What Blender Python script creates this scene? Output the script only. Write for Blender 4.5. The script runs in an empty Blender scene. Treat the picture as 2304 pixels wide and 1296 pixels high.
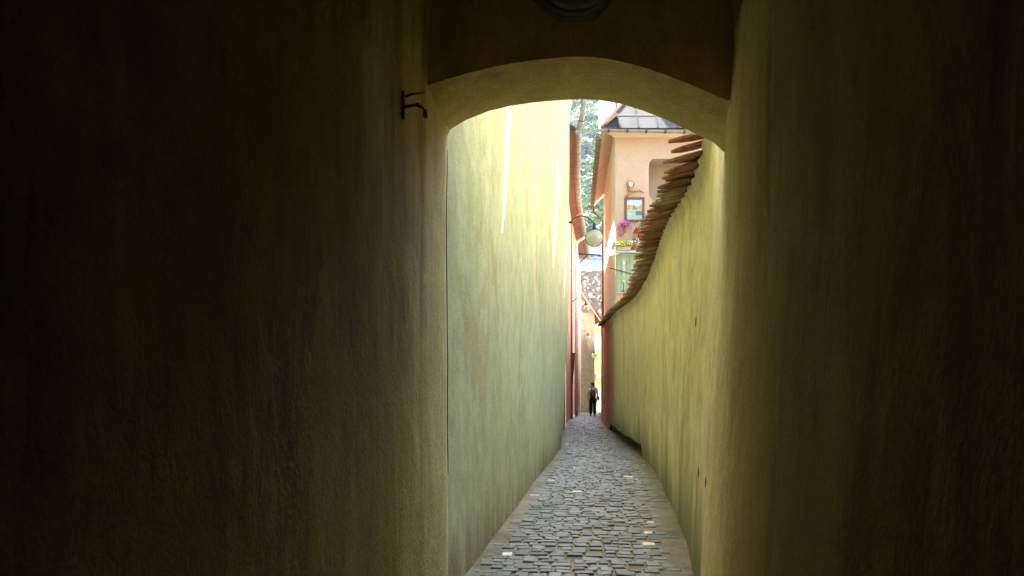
import bpy, bmesh, math, random
from mathutils import Vector, Matrix, noise as mnoise

random.seed(7)
R = math.radians
sc = bpy.context.scene
COL = sc.collection

# ------------------------------------------------------------------ camera, sky, sun, exposure
CAM_Z = 1.10                       # camera held at chest height above the paving
FPX, CX, HY = 2000.0, 1152.0, 868.0  # focal length, centre column and horizon row in photo pixels
cam = bpy.data.cameras.new('camera')
cam.sensor_width = 36.0
cam.lens = 36.0 * FPX / 2304.0
cam.shift_y = (HY - 648.0) / 2304.0
cam.clip_start = 0.05
cam.clip_end = 3000
cam_o = bpy.data.objects.new('camera', cam)
cam_o.location = (0, 0, CAM_Z)
cam_o.rotation_euler = (R(90), 0, 0)
COL.objects.link(cam_o)
sc.camera = cam_o

SUN_EL, SUN_AZ = 60.0, -22.0       # azimuth measured from +Y (ahead) towards +X (right)
world = bpy.data.worlds.new('World')
sc.world = world
world.use_nodes = True
wn = world.node_tree.nodes
sky = wn.new('ShaderNodeTexSky')
sky.sky_type = 'NISHITA'
sky.sun_disc = False
sky.sun_elevation = R(SUN_EL)
sky.sun_rotation = R(SUN_AZ)
sky.air_density = 1.0
sky.dust_density = 2.5
sky.ozone_density = 1.0
bg = wn['Background']
bg.inputs['Strength'].default_value = 0.15
world.node_tree.links.new(sky.outputs[0], bg.inputs['Color'])

sl = bpy.data.lights.new('sun', 'SUN')
sl.energy = 2.4
sl.angle = R(0.53)
sl.color = (1.0, 0.95, 0.86)
sun_o = bpy.data.objects.new('sun', sl)
sd = Vector((math.sin(R(SUN_AZ)) * math.cos(R(SUN_EL)), math.cos(R(SUN_AZ)) * math.cos(R(SUN_EL)), math.sin(R(SUN_EL))))
sun_o.rotation_euler = sd.to_track_quat('Z', 'Y').to_euler()
sun_o.location = (0, 0, 60)
COL.objects.link(sun_o)

sc.view_settings.view_transform = 'Standard'
sc.view_settings.look = 'None'
sc.view_settings.gamma = 1.0
sc.view_settings.use_curve_mapping = False
sc.view_settings.exposure = 4.0
sc.render.engine = 'CYCLES'
sc.cycles.use_denoising = True
sc.cycles.max_bounces = 14
sc.cycles.diffuse_bounces = 9
sc.cycles.glossy_bounces = 4
sc.cycles.transmission_bounces = 6
sc.cycles.sample_clamp_indirect = 8.0
sc.cycles.caustics_reflective = False
sc.cycles.caustics_refractive = False

# ------------------------------------------------------------------ helpers
def at(px, py, d):
    """point of the place seen at a photo pixel, d metres ahead"""
    return Vector(((px - CX) / FPX * d, d, CAM_Z + (HY - py) / FPX * d))

def world_loc(o):
    v = Vector((0, 0, 0))
    while o is not None:
        v += o.location
        o = o.parent
    return v

def tag(o, label=None, cat=None, group=None, kind=None):
    if label: o['label'] = label
    if cat: o['category'] = cat
    if group: o['group'] = group
    if kind: o['kind'] = kind
    return o

def empty(name, loc, label=None, cat=None, group=None, kind=None):
    o = bpy.data.objects.new(name, None)
    o.location = loc
    o.empty_display_size = 0.2
    COL.objects.link(o)
    return tag(o, label, cat, group, kind)

class MB:
    """collects faces in world coordinates; build() links them as one mesh object"""
    def __init__(s):
        s.v, s.f, s.m = [], [], []
    def add(s, vs, fs, mi=0):
        b = len(s.v)
        s.v += [tuple(p) for p in vs]
        s.f += [tuple(i + b for i in f) for f in fs]
        s.m += [mi] * len(fs)
        return s
    def box(s, a, b, mi=0):
        x0, y0, z0 = a; x1, y1, z1 = b
        vs = [(x0,y0,z0),(x1,y0,z0),(x1,y1,z0),(x0,y1,z0),(x0,y0,z1),(x1,y0,z1),(x1,y1,z1),(x0,y1,z1)]
        return s.add(vs, [(0,3,2,1),(4,5,6,7),(0,1,5,4),(1,2,6,5),(2,3,7,6),(3,0,4,7)], mi)
    def hexa(s, q0, q1, mi=0):
        """solid between two quads (same winding)"""
        return s.add(list(q0) + list(q1), [(0,3,2,1),(4,5,6,7),(0,1,5,4),(1,2,6,5),(2,3,7,6),(3,0,4,7)], mi)
    def prism(s, poly, off, mi=0):
        """polygon (list of 3-D points) extruded by the vector off"""
        n = len(poly); off = Vector(off)
        vs = [Vector(p) for p in poly] + [Vector(p) + off for p in poly]
        fs = [tuple(range(n))[::-1], tuple(range(n, 2*n))] + [(i, (i+1) % n, n + (i+1) % n, n + i) for i in range(n)]
        return s.add(vs, fs, mi)
    def tube(s, path, r, n=8, mi=0, caps=True):
        path = [Vector(p) for p in path]
        rs = r if isinstance(r, (list, tuple)) else [r] * len(path)
        rings = []
        up = Vector((0, 0, 1))
        prev = None
        for i, p in enumerate(path):
            t = (path[min(i+1, len(path)-1)] - path[max(i-1, 0)]).normalized()
            if prev is None:
                a = t.cross(up)
                if a.length < 1e-3: a = t.cross(Vector((1, 0, 0)))
            else:
                a = prev - t * prev.dot(t)
            a.normalize(); prev = a
            b = t.cross(a)
            rings.append([p + (a * math.cos(2*math.pi*k/n) + b * math.sin(2*math.pi*k/n)) * rs[i] for k in range(n)])
        vs = [q for rg in rings for q in rg]
        fs = []
        for i in range(len(path) - 1):
            for k in range(n):
                fs.append((i*n + k, i*n + (k+1) % n, (i+1)*n + (k+1) % n, (i+1)*n + k))
        if caps:
            fs.append(tuple(range(n))[::-1]); fs.append(tuple((len(path)-1)*n + k for k in range(n)))
        return s.add(vs, fs, mi)
    def lathe(s, prof, c, axis='Z', n=24, mi=0):
        """profile of (radius, height) pairs turned about an axis through c"""
        c = Vector(c); vs = []
        for r, h in prof:
            for k in range(n):
                a = 2 * math.pi * k / n
                if axis == 'Z': vs.append(c + Vector((r*math.cos(a), r*math.sin(a), h)))
                else: vs.append(c + Vector((r*math.cos(a), h, r*math.sin(a))))
        fs = []
        for i in range(len(prof) - 1):
            for k in range(n):
                q = (i*n + k, i*n + (k+1) % n, (i+1)*n + (k+1) % n, (i+1)*n + k)
                fs.append(q if axis == 'Z' else q[::-1])
        return s.add(vs, fs, mi)
    def sphere(s, c, r, nu=16, nv=10, mi=0, sq=(1, 1, 1)):
        c = Vector(c)
        vs = [c + Vector((0, 0, -r * sq[2]))]
        for j in range(1, nv):
            t = -math.pi/2 + math.pi * j / nv
            for k in range(nu):
                a = 2*math.pi*k/nu
                vs.append(c + Vector((r*math.cos(t)*math.cos(a)*sq[0], r*math.cos(t)*math.sin(a)*sq[1], r*math.sin(t)*sq[2])))
        vs.append(c + Vector((0, 0, r * sq[2])))
        fs = []
        for k in range(nu): fs.append((0, 1 + (k+1) % nu, 1 + k))
        for j in range(nv - 2):
            for k in range(nu):
                a, b = 1 + j*nu + k, 1 + j*nu + (k+1) % nu
                fs.append((a, b, b + nu, a + nu))
        top = len(vs) - 1; base = 1 + (nv-2)*nu
        for k in range(nu): fs.append((base + k, base + (k+1) % nu, top))
        return s.add(vs, fs, mi)
    def mesh(s, name, mats, origin=(0, 0, 0), smooth=False):
        me = bpy.data.meshes.new(name)
        o = Vector(origin)
        me.from_pydata([Vector(p) - o for p in s.v], [], s.f)
        if not isinstance(mats, (list, tuple)): mats = [mats]
        for m in mats: me.materials.append(m)
        if len(mats) > 1:
            me.polygons.foreach_set('material_index', s.m)
        if smooth:
            me.polygons.foreach_set('use_smooth', [True] * len(me.polygons))
        me.validate(); me.update()
        return me
    def build(s, name, mats, parent=None, smooth=False, origin=None, label=None, cat=None, group=None, kind=None):
        if parent is not None:
            org = world_loc(parent); loc = Vector((0, 0, 0))
        else:
            if origin is None:
                xs = [p[0] for p in s.v]; ys = [p[1] for p in s.v]; zs = [p[2] for p in s.v]
                origin = ((min(xs)+max(xs))/2, (min(ys)+max(ys))/2, min(zs))
            org = Vector(origin); loc = org
        o = bpy.data.objects.new(name, s.mesh(name, mats, org, smooth))
        o.location = loc
        if parent is not None: o.parent = parent
        COL.objects.link(o)
        return tag(o, label, cat, group, kind)

def bevel_mod(o, w=0.01, seg=2):
    m = o.modifiers.new('bevel', 'BEVEL'); m.width = w; m.segments = seg; m.limit_method = 'ANGLE'
    return o

def interp(pts):
    """monotone cubic through (d, value) pairs, straight beyond the ends"""
    xs = [p[0] for p in pts]; ys = [p[1] for p in pts]; n = len(xs)
    dl = [(ys[i+1]-ys[i])/(xs[i+1]-xs[i]) for i in range(n-1)]
    m = [dl[0]] + [0 if dl[i-1]*dl[i] <= 0 else 2*dl[i-1]*dl[i]/(dl[i-1]+dl[i]) for i in range(1, n-1)] + [dl[-1]]
    def f(x):
        if x <= xs[0]: return ys[0] + m[0]*(x-xs[0])
        if x >= xs[-1]: return ys[-1] + m[-1]*(x-xs[-1])
        i = max(k for k in range(n-1) if xs[k] <= x)
        h = xs[i+1]-xs[i]; t = (x-xs[i])/h
        return ((1+2*t)*(1-t)**2*ys[i] + t*(1-t)**2*h*m[i] + t*t*(3-2*t)*ys[i+1] + t*t*(t-1)*h*m[i+1])
    return f

def smooth01(a, b, x):
    t = max(0.0, min(1.0, (x-a)/(b-a)))
    return t*t*(3-2*t)

def frange(a, b, step):
    n = max(1, int(round((b-a)/step)))
    return [a + (b-a)*i/n for i in range(n+1)]

def grid_faces(nu, nv, flip=False):
    fs = []
    for i in range(nu-1):
        for j in range(nv-1):
            q = (i*nv+j, (i+1)*nv+j, (i+1)*nv+j+1, i*nv+j+1)
            fs.append(q[::-1] if flip else q)
    return fs

# ------------------------------------------------------------------ materials
class NT:
    def __init__(s, name):
        s.mat = bpy.data.materials.new(name); s.mat.use_nodes = True
        s.t = s.mat.node_tree; s.n = s.t.nodes
        s.p = s.n['Principled BSDF']
        s.geo = None
    def node(s, typ, **kw):
        nd = s.n.new(typ)
        for k, v in kw.items(): setattr(nd, k, v)
        return nd
    def link(s, a, b): s.t.links.new(a, b)
    def pos(s):
        if s.geo is None: s.geo = s.node('ShaderNodeNewGeometry')
        return s.geo.outputs['Position']
    def objco(s):
        return s.node('ShaderNodeTexCoord').outputs['Object']
    def mapped(s, vec, scale=(1,1,1), loc=(0,0,0)):
        m = s.node('ShaderNodeMapping')
        m.inputs['Scale'].default_value = scale; m.inputs['Location'].default_value = loc
        s.link(vec, m.inputs['Vector'])
        return m.outputs[0]
    def noise(s, vec, scale, detail=4, rough=0.55, dist=0.0):
        nd = s.node('ShaderNodeTexNoise')
        nd.inputs['Scale'].default_value = scale; nd.inputs['Detail'].default_value = detail
        nd.inputs['Roughness'].default_value = rough; nd.inputs['Distortion'].default_value = dist
        s.link(vec, nd.inputs['Vector'])
        return nd.outputs['Fac']
    def ramp(s, fac, a, b, va=0.0, vb=1.0):
        nd = s.node('ShaderNodeMapRange'); nd.interpolation_type = 'SMOOTHSTEP'
        nd.inputs['From Min'].default_value = a; nd.inputs['From Max'].default_value = b
        nd.inputs['To Min'].default_value = va; nd.inputs['To Max'].default_value = vb
        s.link(fac, nd.inputs['Value'])
        return nd.outputs[0]
    def math(s, op, a, b=None):
        nd = s.node('ShaderNodeMath', operation=op)
        for i, x in enumerate((a, b)):
            if x is None: continue
            if isinstance(x, (int, float)): nd.inputs[i].default_value = x
            else: s.link(x, nd.inputs[i])
        return nd.outputs[0]
    def mix(s, fac, a, b, blend='MIX'):
        nd = s.node('ShaderNodeMix', data_type='RGBA', blend_type=blend)
        for inp, x in ((nd.inputs['Factor'], fac), (nd.inputs[6], a), (nd.inputs[7], b)):
            if isinstance(x, (int, float)): inp.default_value = x
            elif isinstance(x, tuple): inp.default_value = (x[0], x[1], x[2], 1)
            else: s.link(x, inp)
        return nd.outputs[2]
    def scalecol(s, col, fac):
        nd = s.node('ShaderNodeVectorMath', operation='SCALE')
        if isinstance(col, tuple): nd.inputs[0].default_value = col
        else: s.link(col, nd.inputs[0])
        s.link(fac, nd.inputs['Scale'])
        return nd.outputs[0]
    def bump(s, h, strength=0.3, dist=0.02):
        nd = s.node('ShaderNodeBump')
        nd.inputs['Strength'].default_value = strength; nd.inputs['Distance'].default_value = dist
        s.link(h, nd.inputs['Height']); s.link(nd.outputs[0], s.p.inputs['Normal'])
    def color(s, c):
        if isinstance(c, tuple): s.p.inputs['Base Color'].default_value = (c[0], c[1], c[2], 1)
        else: s.link(c, s.p.inputs['Base Color'])
    def set(s, **kw):
        for k, v in kw.items(): s.p.inputs[k.replace('_', ' ')].default_value = v

def plain(name, col, rough=0.7, metal=0.0, var=0.25, scale=9.0, bump=0.15, rnd=0.0, spec=0.3):
    t = NT(name)
    v = t.objco() if rnd else t.pos()
    n = t.noise(v, scale, 6, 0.6)
    f = t.ramp(n, 0.25, 0.75, 1 - var, 1 + var)
    if rnd:
        oi = t.node('ShaderNodeObjectInfo')
        f = t.math('MULTIPLY', f, t.ramp(oi.outputs['Random'], 0, 1, 1 - rnd, 1 + rnd))
    t.color(t.scalecol(col, f))
    t.set(Roughness=rough, Metallic=metal)
    t.p.inputs['Specular IOR Level'].default_value = spec
    if bump: t.bump(t.noise(v, scale*4, 4, 0.6), bump, 0.01)
    return t.mat

def plaster(name, base, pale, stain, dirt, stain_amt=0.6, dirt_amt=0.6, pale_amt=0.6, low_stain=None, low=(0.0, 0.7), seed=0.0, bump=0.35, lime_and_sun=None, hairy=0.04, mouth=None, freq=1.0, tex=1.0, grime=None):
    """limewashed render: cloudy base, run marks down the wall, blotches, grit"""
    t = NT(name)
    p = t.mapped(t.pos(), loc=(seed, seed*1.7, seed*0.3))
    cloud = t.noise(p, 0.75, 7, 0.62, 0.6)
    runs = t.noise(t.mapped(p, (2.2*freq, 2.2*freq, 0.28)), 1.6, 8, 0.66, 0.4)
    runs2 = t.noise(t.mapped(p, (3.4*freq, 3.4*freq, 0.36), (5, 3, 8)), 1.5, 8, 0.7, 0.8)
    hair = t.noise(t.mapped(p, (16*freq, 16*freq, 1.1)), 1.4, 6, 0.7)
    grit = t.noise(p, 70, 3, 0.6)
    mott = t.noise(p, 6.5, 6, 0.65)
    lump = t.noise(t.mapped(p, (1, 1, 0.55)), 2.2, 6, 0.65, 0.6)
    patch = t.noise(t.mapped(p, (0.8, 0.8, 0.5), (11, 4, 6)), 1.1, 8, 0.7, 1.2)
    scuff = t.noise(t.mapped(p, (9*freq, 9*freq, 0.9), (2, 7, 1)), 1.5, 7, 0.75, 0.3)
    c = t.mix(t.math('MULTIPLY', t.ramp(cloud, 0.42, 0.68), pale_amt), base, pale)
    c = t.mix(t.math('MULTIPLY', t.ramp(runs, 0.47, 0.62), stain_amt), c, stain)
    c = t.mix(t.math('MULTIPLY', t.ramp(runs2, 0.55, 0.72), dirt_amt), c, dirt)
    c = t.mix(t.ramp(scuff, 0.64, 0.76, 0, 0.4*tex), c, dirt)
    c = t.mix(t.ramp(lump, 0.52, 0.66, 0, 0.45*tex), c, stain)
    c = t.mix(t.ramp(patch, 0.54, 0.62, 0, 0.6*tex), c, pale)
    c = t.mix(t.ramp(patch, 0.46, 0.36, 0, 0.5*tex), c, dirt)
    if lime_and_sun:
        lm = t.noise(t.mapped(p, (1.5, 1.5, 0.55), (9, 2, 4)), 1.3, 9, 0.72, 0.5)
        c = t.mix(t.ramp(lm, 0.5, 0.66, 0, lime_and_sun[1]), c, lime_and_sun[0])
    if low_stain:                      # algae climbing from the paving, ragged upper edge
        sep = t.node('ShaderNodeSeparateXYZ'); t.link(t.pos(), sep.inputs[0])
        z = t.math('ADD', sep.outputs[2], t.math('MULTIPLY', t.math('SUBTRACT', runs, 0.5), 2.4))
        g = t.math('MULTIPLY', t.ramp(z, low[1], low[0]), t.ramp(mott, 0.3, 0.6, 0.8, 1))
        c = t.mix(t.math('MULTIPLY', g, low_stain[1]), c, low_stain[0])
    if grime:                          # splash dirt along the foot of the wall
        sep3 = t.node('ShaderNodeSeparateXYZ'); t.link(t.pos(), sep3.inputs[0])
        zz_ = t.math('ADD', sep3.outputs[2], t.math('MULTIPLY', t.math('SUBTRACT', scuff, 0.5), 1.1))
        c = t.mix(t.ramp(zz_, 0.42, -0.05, 0, grime[1]), c, grime[0])
    if mouth:                          # whitish plaster, with alley light put into the colour, ragged edge
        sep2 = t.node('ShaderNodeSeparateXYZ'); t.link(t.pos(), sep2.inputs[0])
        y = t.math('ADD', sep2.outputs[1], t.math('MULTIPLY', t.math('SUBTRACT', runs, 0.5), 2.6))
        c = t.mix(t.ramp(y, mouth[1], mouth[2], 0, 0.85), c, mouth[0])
    f = t.math('MULTIPLY', t.ramp(hair, 0.25, 0.75, 1-hairy, 1+hairy), t.ramp(mott, 0.25, 0.75, 1-0.14*tex, 1+0.12*tex))
    f = t.math('MULTIPLY', f, t.ramp(grit, 0.3, 0.7, 0.88, 1.12))
    t.color(t.scalecol(c, f))
    t.set(Roughness=0.9)
    t.p.inputs['Specular IOR Level'].default_value = 0.15
    h = t.math('ADD', t.math('MULTIPLY', mott, 0.7), t.math('ADD', t.math('MULTIPLY', grit, 0.25), t.math('MULTIPLY', lump, 0.8)))
    t.bump(h, bump, 0.035)
    return t.mat

MAT = {}
MAT['plaster_left'] = plaster('limewash_yellow_green', (0.475, 0.50, 0.275), (0.56, 0.575, 0.35), (0.40, 0.455, 0.24), (0.36, 0.29, 0.13),
                              0.75, 0.75, 0.7, low_stain=((0.43, 0.47, 0.28), 0.3), low=(0.3, 2.3), seed=1.3, freq=0.42, bump=0.22, hairy=0.03, grime=((0.22, 0.175, 0.09), 0.75))
MAT['plaster_right'] = plaster('limewash_ochre', (0.76, 0.66, 0.34), (0.80, 0.73, 0.48), (0.66, 0.58, 0.34), (0.46, 0.36, 0.15),
                               0.6, 0.65, 0.5, low_stain=((0.13, 0.17, 0.055), 0.85), low=(-0.2, 0.75), seed=5.1, freq=0.42, bump=0.22, hairy=0.03, grime=((0.24, 0.19, 0.08), 0.6))
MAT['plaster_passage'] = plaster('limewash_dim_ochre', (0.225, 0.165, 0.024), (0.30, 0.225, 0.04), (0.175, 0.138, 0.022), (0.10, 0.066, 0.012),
                                 0.7, 0.7, 0.5, seed=9.7, lime_and_sun=((0.42, 0.35, 0.155), 0.55), bump=0.4, mouth=((0.50, 0.45, 0.21), 3.2, 4.5))
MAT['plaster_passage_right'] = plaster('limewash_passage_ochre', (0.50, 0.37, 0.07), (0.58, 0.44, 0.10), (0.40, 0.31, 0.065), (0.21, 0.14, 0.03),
                                 0.7, 0.7, 0.5, seed=14.2, bump=0.4, mouth=((0.78, 0.66, 0.32), 2.4, 4.2))  # lighter than the left passage wall: alley light put into its colour
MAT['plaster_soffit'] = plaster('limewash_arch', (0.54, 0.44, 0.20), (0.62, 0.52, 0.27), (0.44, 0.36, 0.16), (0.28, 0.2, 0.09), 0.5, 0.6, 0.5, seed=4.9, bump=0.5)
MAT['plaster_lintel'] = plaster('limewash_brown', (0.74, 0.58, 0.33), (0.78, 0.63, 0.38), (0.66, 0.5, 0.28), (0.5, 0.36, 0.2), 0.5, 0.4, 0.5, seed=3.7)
MAT['plaster_orange'] = plaster('render_orange', (0.70, 0.40, 0.23), (0.74, 0.46, 0.28), (0.60, 0.33, 0.18), (0.4, 0.2, 0.11), 0.5, 0.4, 0.5,
                                low_stain=((0.42, 0.225, 0.15), 0.9), low=(0.6, 2.6), seed=2.2)
MAT['plaster_peach'] = plaster('render_peach', (0.68, 0.50, 0.35), (0.72, 0.56, 0.42), (0.62, 0.42, 0.28), (0.48, 0.32, 0.2), 0.4, 0.25, 0.5,
                               low_stain=((0.46, 0.26, 0.18), 0.85), low=(0.6, 2.6), seed=4.4)
MAT['plaster_pink'] = plaster('render_pink', (0.52, 0.37, 0.235), (0.56, 0.41, 0.27), (0.49, 0.34, 0.20), (0.42, 0.29, 0.18), 0.15, 0.05, 0.4, seed=6.6, bump=0.08, hairy=0.01, tex=0.2)
MAT['plaster_peach_clean'] = plain('render_pale_peach', (0.74, 0.58, 0.43), 0.9, var=0.08, scale=2)
MAT['plaster_rose'] = plaster('render_dull_rose', (0.60, 0.40, 0.29), (0.66, 0.46, 0.35), (0.54, 0.36, 0.25), (0.42, 0.26, 0.18), 0.5, 0.5, 0.4, seed=8.6)
MAT['plaster_white'] = plain('render_white', (0.86, 0.81, 0.72), 0.9, var=0.08)
MAT['plaster_yellow'] = plain('render_yellow', (0.46, 0.40, 0.10), 0.9, var=0.1, scale=2)
MAT['plaster_olive'] = plain('render_olive_yellow', (0.30, 0.29, 0.07), 0.9, var=0.1, scale=2)
MAT['plaster_beige'] = plain('render_beige_grey', (0.40, 0.33, 0.25), 0.9, var=0.1, scale=2)
MAT['lime'] = plain('lime_run_white', (0.90, 0.90, 0.86), 0.6, var=0.04, spec=0.4)  # white of the left wall's sun slivers, sunlight put into colour
MAT['iron'] = plain('black_iron', (0.022, 0.022, 0.02), 0.5, 0.6, var=0.3, scale=20)
MAT['rusty_iron'] = plain('rusty_iron', (0.12, 0.09, 0.06), 0.8, 0.0, var=0.4, scale=30)
MAT['green_iron'] = plain('dark_green_iron', (0.15, 0.18, 0.15), 0.35, 0.3, var=0.3, scale=20)
MAT['zinc'] = plain('weathered_zinc', (0.27, 0.25, 0.205), 0.6, 0.0, var=0.25, scale=6)
MAT['zinc_dark'] = plain('zinc_seam', (0.06, 0.05, 0.04), 0.6, 0.3, var=0.2)
MAT['sheet'] = plain('grey_roof_sheet', (0.038, 0.036, 0.034), 0.75, 0.0, var=0.45, scale=2.5, spec=0.12)  # darkened: the shade on the roof's front slope is put into colour
MAT['copper'] = plain('brown_pipe', (0.34, 0.17, 0.095), 0.55, 0.2, var=0.25)
MAT['cream_pipe'] = plain('cream_pipe', (0.72, 0.55, 0.36), 0.5, 0.0, var=0.1)
MAT['wood_dark'] = plain('dark_timber', (0.09, 0.05, 0.03), 0.75, var=0.4, scale=14)
MAT['wood_frame'] = plain('brown_frame_wood', (0.16, 0.075, 0.04), 0.6, var=0.3, scale=20)
MAT['driftwood'] = plain('orange_driftwood', (0.42, 0.22, 0.09), 0.7, var=0.45, scale=18)
MAT['soffit'] = plain('red_brown_boarding', (0.20, 0.09, 0.06), 0.7, var=0.3, scale=6)
MAT['shutter'] = plain('sage_green_paint', (0.33, 0.44, 0.28), 0.6, var=0.12, scale=5)
MAT['blue_rail'] = plain('pale_blue_paint', (0.55, 0.66, 0.72), 0.45, var=0.1)
MAT['terracotta'] = plain('terracotta_pot', (0.38, 0.15, 0.08), 0.8, var=0.2)
MAT['planter'] = plain('pale_planter', (0.5, 0.42, 0.32), 0.7, var=0.15)
MAT['leaf'] = plain('pot_plant_leaf', (0.07, 0.16, 0.035), 0.6, var=0.4, scale=30)
for nm, c in (('petal_pink', (0.62, 0.10, 0.42)), ('petal_red', (0.55, 0.03, 0.05)), ('petal_white', (0.82, 0.80, 0.72)), ('petal_yellow', (0.70, 0.62, 0.10)), ('petal_lime', (0.45, 0.58, 0.12))):
    MAT[nm] = plain(nm, c, 0.6, var=0.2, scale=30, bump=0)
MAT['red'] = plain('dull_red_cloth', (0.30, 0.02, 0.02), 0.8)
def m_tile():
    """old beaver-tail clay tile, many smeared with the wall's mortar underneath"""
    t = NT('clay_tile')
    oi = t.node('ShaderNodeObjectInfo'); v = t.objco()
    n = t.noise(v, 16, 6, 0.65); b = t.noise(v, 7, 5, 0.6)
    c = t.mix(oi.outputs['Random'], (0.17, 0.078, 0.046), (0.38, 0.165, 0.095))
    r2 = t.math('FRACT', t.math('MULTIPLY', oi.outputs['Random'], 7.31))
    c = t.mix(t.math('MULTIPLY', t.ramp(r2, 0.74, 0.79), t.ramp(b, 0.40, 0.56)), c, (0.33, 0.25, 0.14))
    t.color(t.scalecol(c, t.ramp(n, 0.25, 0.75, 0.6, 1.4)))
    t.set(Roughness=0.88); t.bump(n, 0.5, 0.01)
    return t.mat
MAT['tile'] = m_tile()
MAT['tile_far'] = plain('clay_tile_weathered', (0.16, 0.09, 0.06), 0.85, var=0.6, scale=3.5, bump=0.0, spec=0.05)
MAT['moss_tile'] = plain('mossy_tile', (0.42, 0.36, 0.12), 0.9, var=0.45, scale=5)
MAT['slate'] = plain('slate_grey', (0.04, 0.048, 0.056), 0.85, var=0.25, scale=1.5, spec=0.1)
MAT['blue_wall'] = plain('pale_blue_wall', (0.17, 0.27, 0.42), 0.7, var=0.08, scale=1)
MAT['glass_far'] = plain('window_glass_far', (0.10, 0.13, 0.16), 0.15, var=0.2, scale=1, bump=0, spec=0.6)
MAT['white'] = plain('white_paint', (0.80, 0.79, 0.76), 0.6, var=0.05)
MAT['orange_band'] = plain('orange_band', (0.70, 0.30, 0.08), 0.8, var=0.1)

def m_globe():
    t = NT('frosted_lamp_glass')
    n = t.noise(t.objco(), 9, 5, 0.6)
    c = t.mix(t.ramp(n, 0.3, 0.7), (0.66, 0.71, 0.57), (0.76, 0.80, 0.67))
    t.color(c)
    t.set(Roughness=0.3, IOR=1.12)
    t.p.inputs['Transmission Weight'].default_value = 0.6
    tr = t.node('ShaderNodeBsdfTranslucent'); t.link(c, tr.inputs['Color'])
    mx = t.node('ShaderNodeMixShader'); mx.inputs[0].default_value = 0.4
    t.link(t.p.outputs[0], mx.inputs[1]); t.link(tr.outputs[0], mx.inputs[2]); t.link(mx.outputs[0], t.n['Material Output'].inputs['Surface'])
    return t.mat
MAT['globe'] = m_globe()

def m_stone():
    t = NT('basalt_sett')
    oi = t.node('ShaderNodeObjectInfo'); ge = t.node('ShaderNodeNewGeometry')
    r = t.math('FRACT', t.math('ADD', oi.outputs['Random'], ge.outputs['Random Per Island']))
    n = t.noise(t.pos(), 22, 6, 0.65); n2 = t.noise(t.pos(), 1.6, 4, 0.6)
    c = t.mix(t.ramp(r, 0.1, 0.9), (0.066, 0.077, 0.060), (0.128, 0.140, 0.110))
    c = t.mix(t.ramp(n2, 0.5, 0.75, 0, 0.5), c, (0.20, 0.18, 0.125))
    c = t.mix(t.ramp(r, 0.984, 0.987), c, (0.60, 0.57, 0.45))
    t.color(t.scalecol(c, t.ramp(n, 0.25, 0.75, 0.72, 1.22)))
    t.set(Roughness=0.46)
    t.link(t.ramp(n, 0.3, 0.7, 0.42, 0.7), t.p.inputs['Roughness'])
    t.bump(n, 0.35, 0.008)
    return t.mat
MAT['stone'] = m_stone()

def m_joint():
    t = NT('sandy_paving_joint')
    a = t.noise(t.pos(), 3.2, 7, 0.65); b = t.noise(t.pos(), 55, 4, 0.7)
    c = t.mix(t.ramp(a, 0.35, 0.65), (0.12, 0.105, 0.06), (0.21, 0.19, 0.115))
    t.color(t.scalecol(c, t.ramp(b, 0.25, 0.75, 0.6, 1.3)))
    t.set(Roughness=0.95)
    t.bump(t.math('ADD', a, t.math('MULTIPLY', b, 0.5)), 0.7, 0.02)
    return t.mat
MAT['joint'] = m_joint()
MAT['ground'] = plain('trodden_earth', (0.30, 0.27, 0.20), 0.95, var=0.3, scale=0.6)
MAT['street_far'] = plain('pale_street_paving', (0.30, 0.28, 0.23), 0.9, var=0.15, scale=2)
MAT['hill'] = plain('forest_floor', (0.035, 0.06, 0.02), 0.95, var=0.5, scale=0.1)

def m_leaf(name, a, b):
    t = NT(name)
    oi = t.node('ShaderNodeObjectInfo'); ge = t.node('ShaderNodeNewGeometry')
    c = t.mix(ge.outputs['Random Per Island'], a, b)
    t.color(t.scalecol(c, t.ramp(oi.outputs['Random'], 0, 1, 0.75, 1.35)))
    t.set(Roughness=0.6)
    t.p.inputs['Specular IOR Level'].default_value = 0.25
    tr = t.node('ShaderNodeBsdfTranslucent'); t.link(t.scalecol(c, t.ramp(oi.outputs['Random'], 0, 1, 0.9, 1.5)), tr.inputs['Color'])
    mx = t.node('ShaderNodeMixShader'); mx.inputs[0].default_value = 0.4
    out = t.n['Material Output']
    t.link(t.p.outputs[0], mx.inputs[1]); t.link(tr.outputs[0], mx.inputs[2]); t.link(mx.outputs[0], out.inputs['Surface'])
    return t.mat
MAT['foliage'] = m_leaf('broad_leaf', (0.022, 0.045, 0.008), (0.08, 0.105, 0.015))
MAT['bark'] = plain('bark', (0.09, 0.07, 0.05), 0.9, var=0.3)
MAT['skin'] = plain('skin', (0.50, 0.30, 0.21), 0.6, var=0.06, bump=0)
MAT['hair'] = plain('dark_brown_hair', (0.035, 0.018, 0.012), 0.6, var=0.3, scale=40)
MAT['shirt'] = plain('pale_blue_shirt', (0.66, 0.74, 0.78), 0.85, var=0.1, scale=20)
MAT['trousers'] = plain('dark_olive_trousers', (0.022, 0.022, 0.014), 0.9, var=0.2, scale=20)
MAT['jacket'] = plain('dark_olive_jacket', (0.04, 0.034, 0.02), 0.9, var=0.25, scale=15)
MAT['shoes'] = plain('black_shoe', (0.012, 0.012, 0.012), 0.5)
MAT['bag'] = plain('grey_brown_canvas', (0.085, 0.07, 0.055), 0.85, var=0.2, scale=15)
MAT['bag_panel'] = plain('russet_canvas', (0.16, 0.07, 0.03), 0.85, var=0.2, scale=15)
MAT['navy'] = plain('navy_webbing', (0.02, 0.027, 0.05), 0.8)

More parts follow.
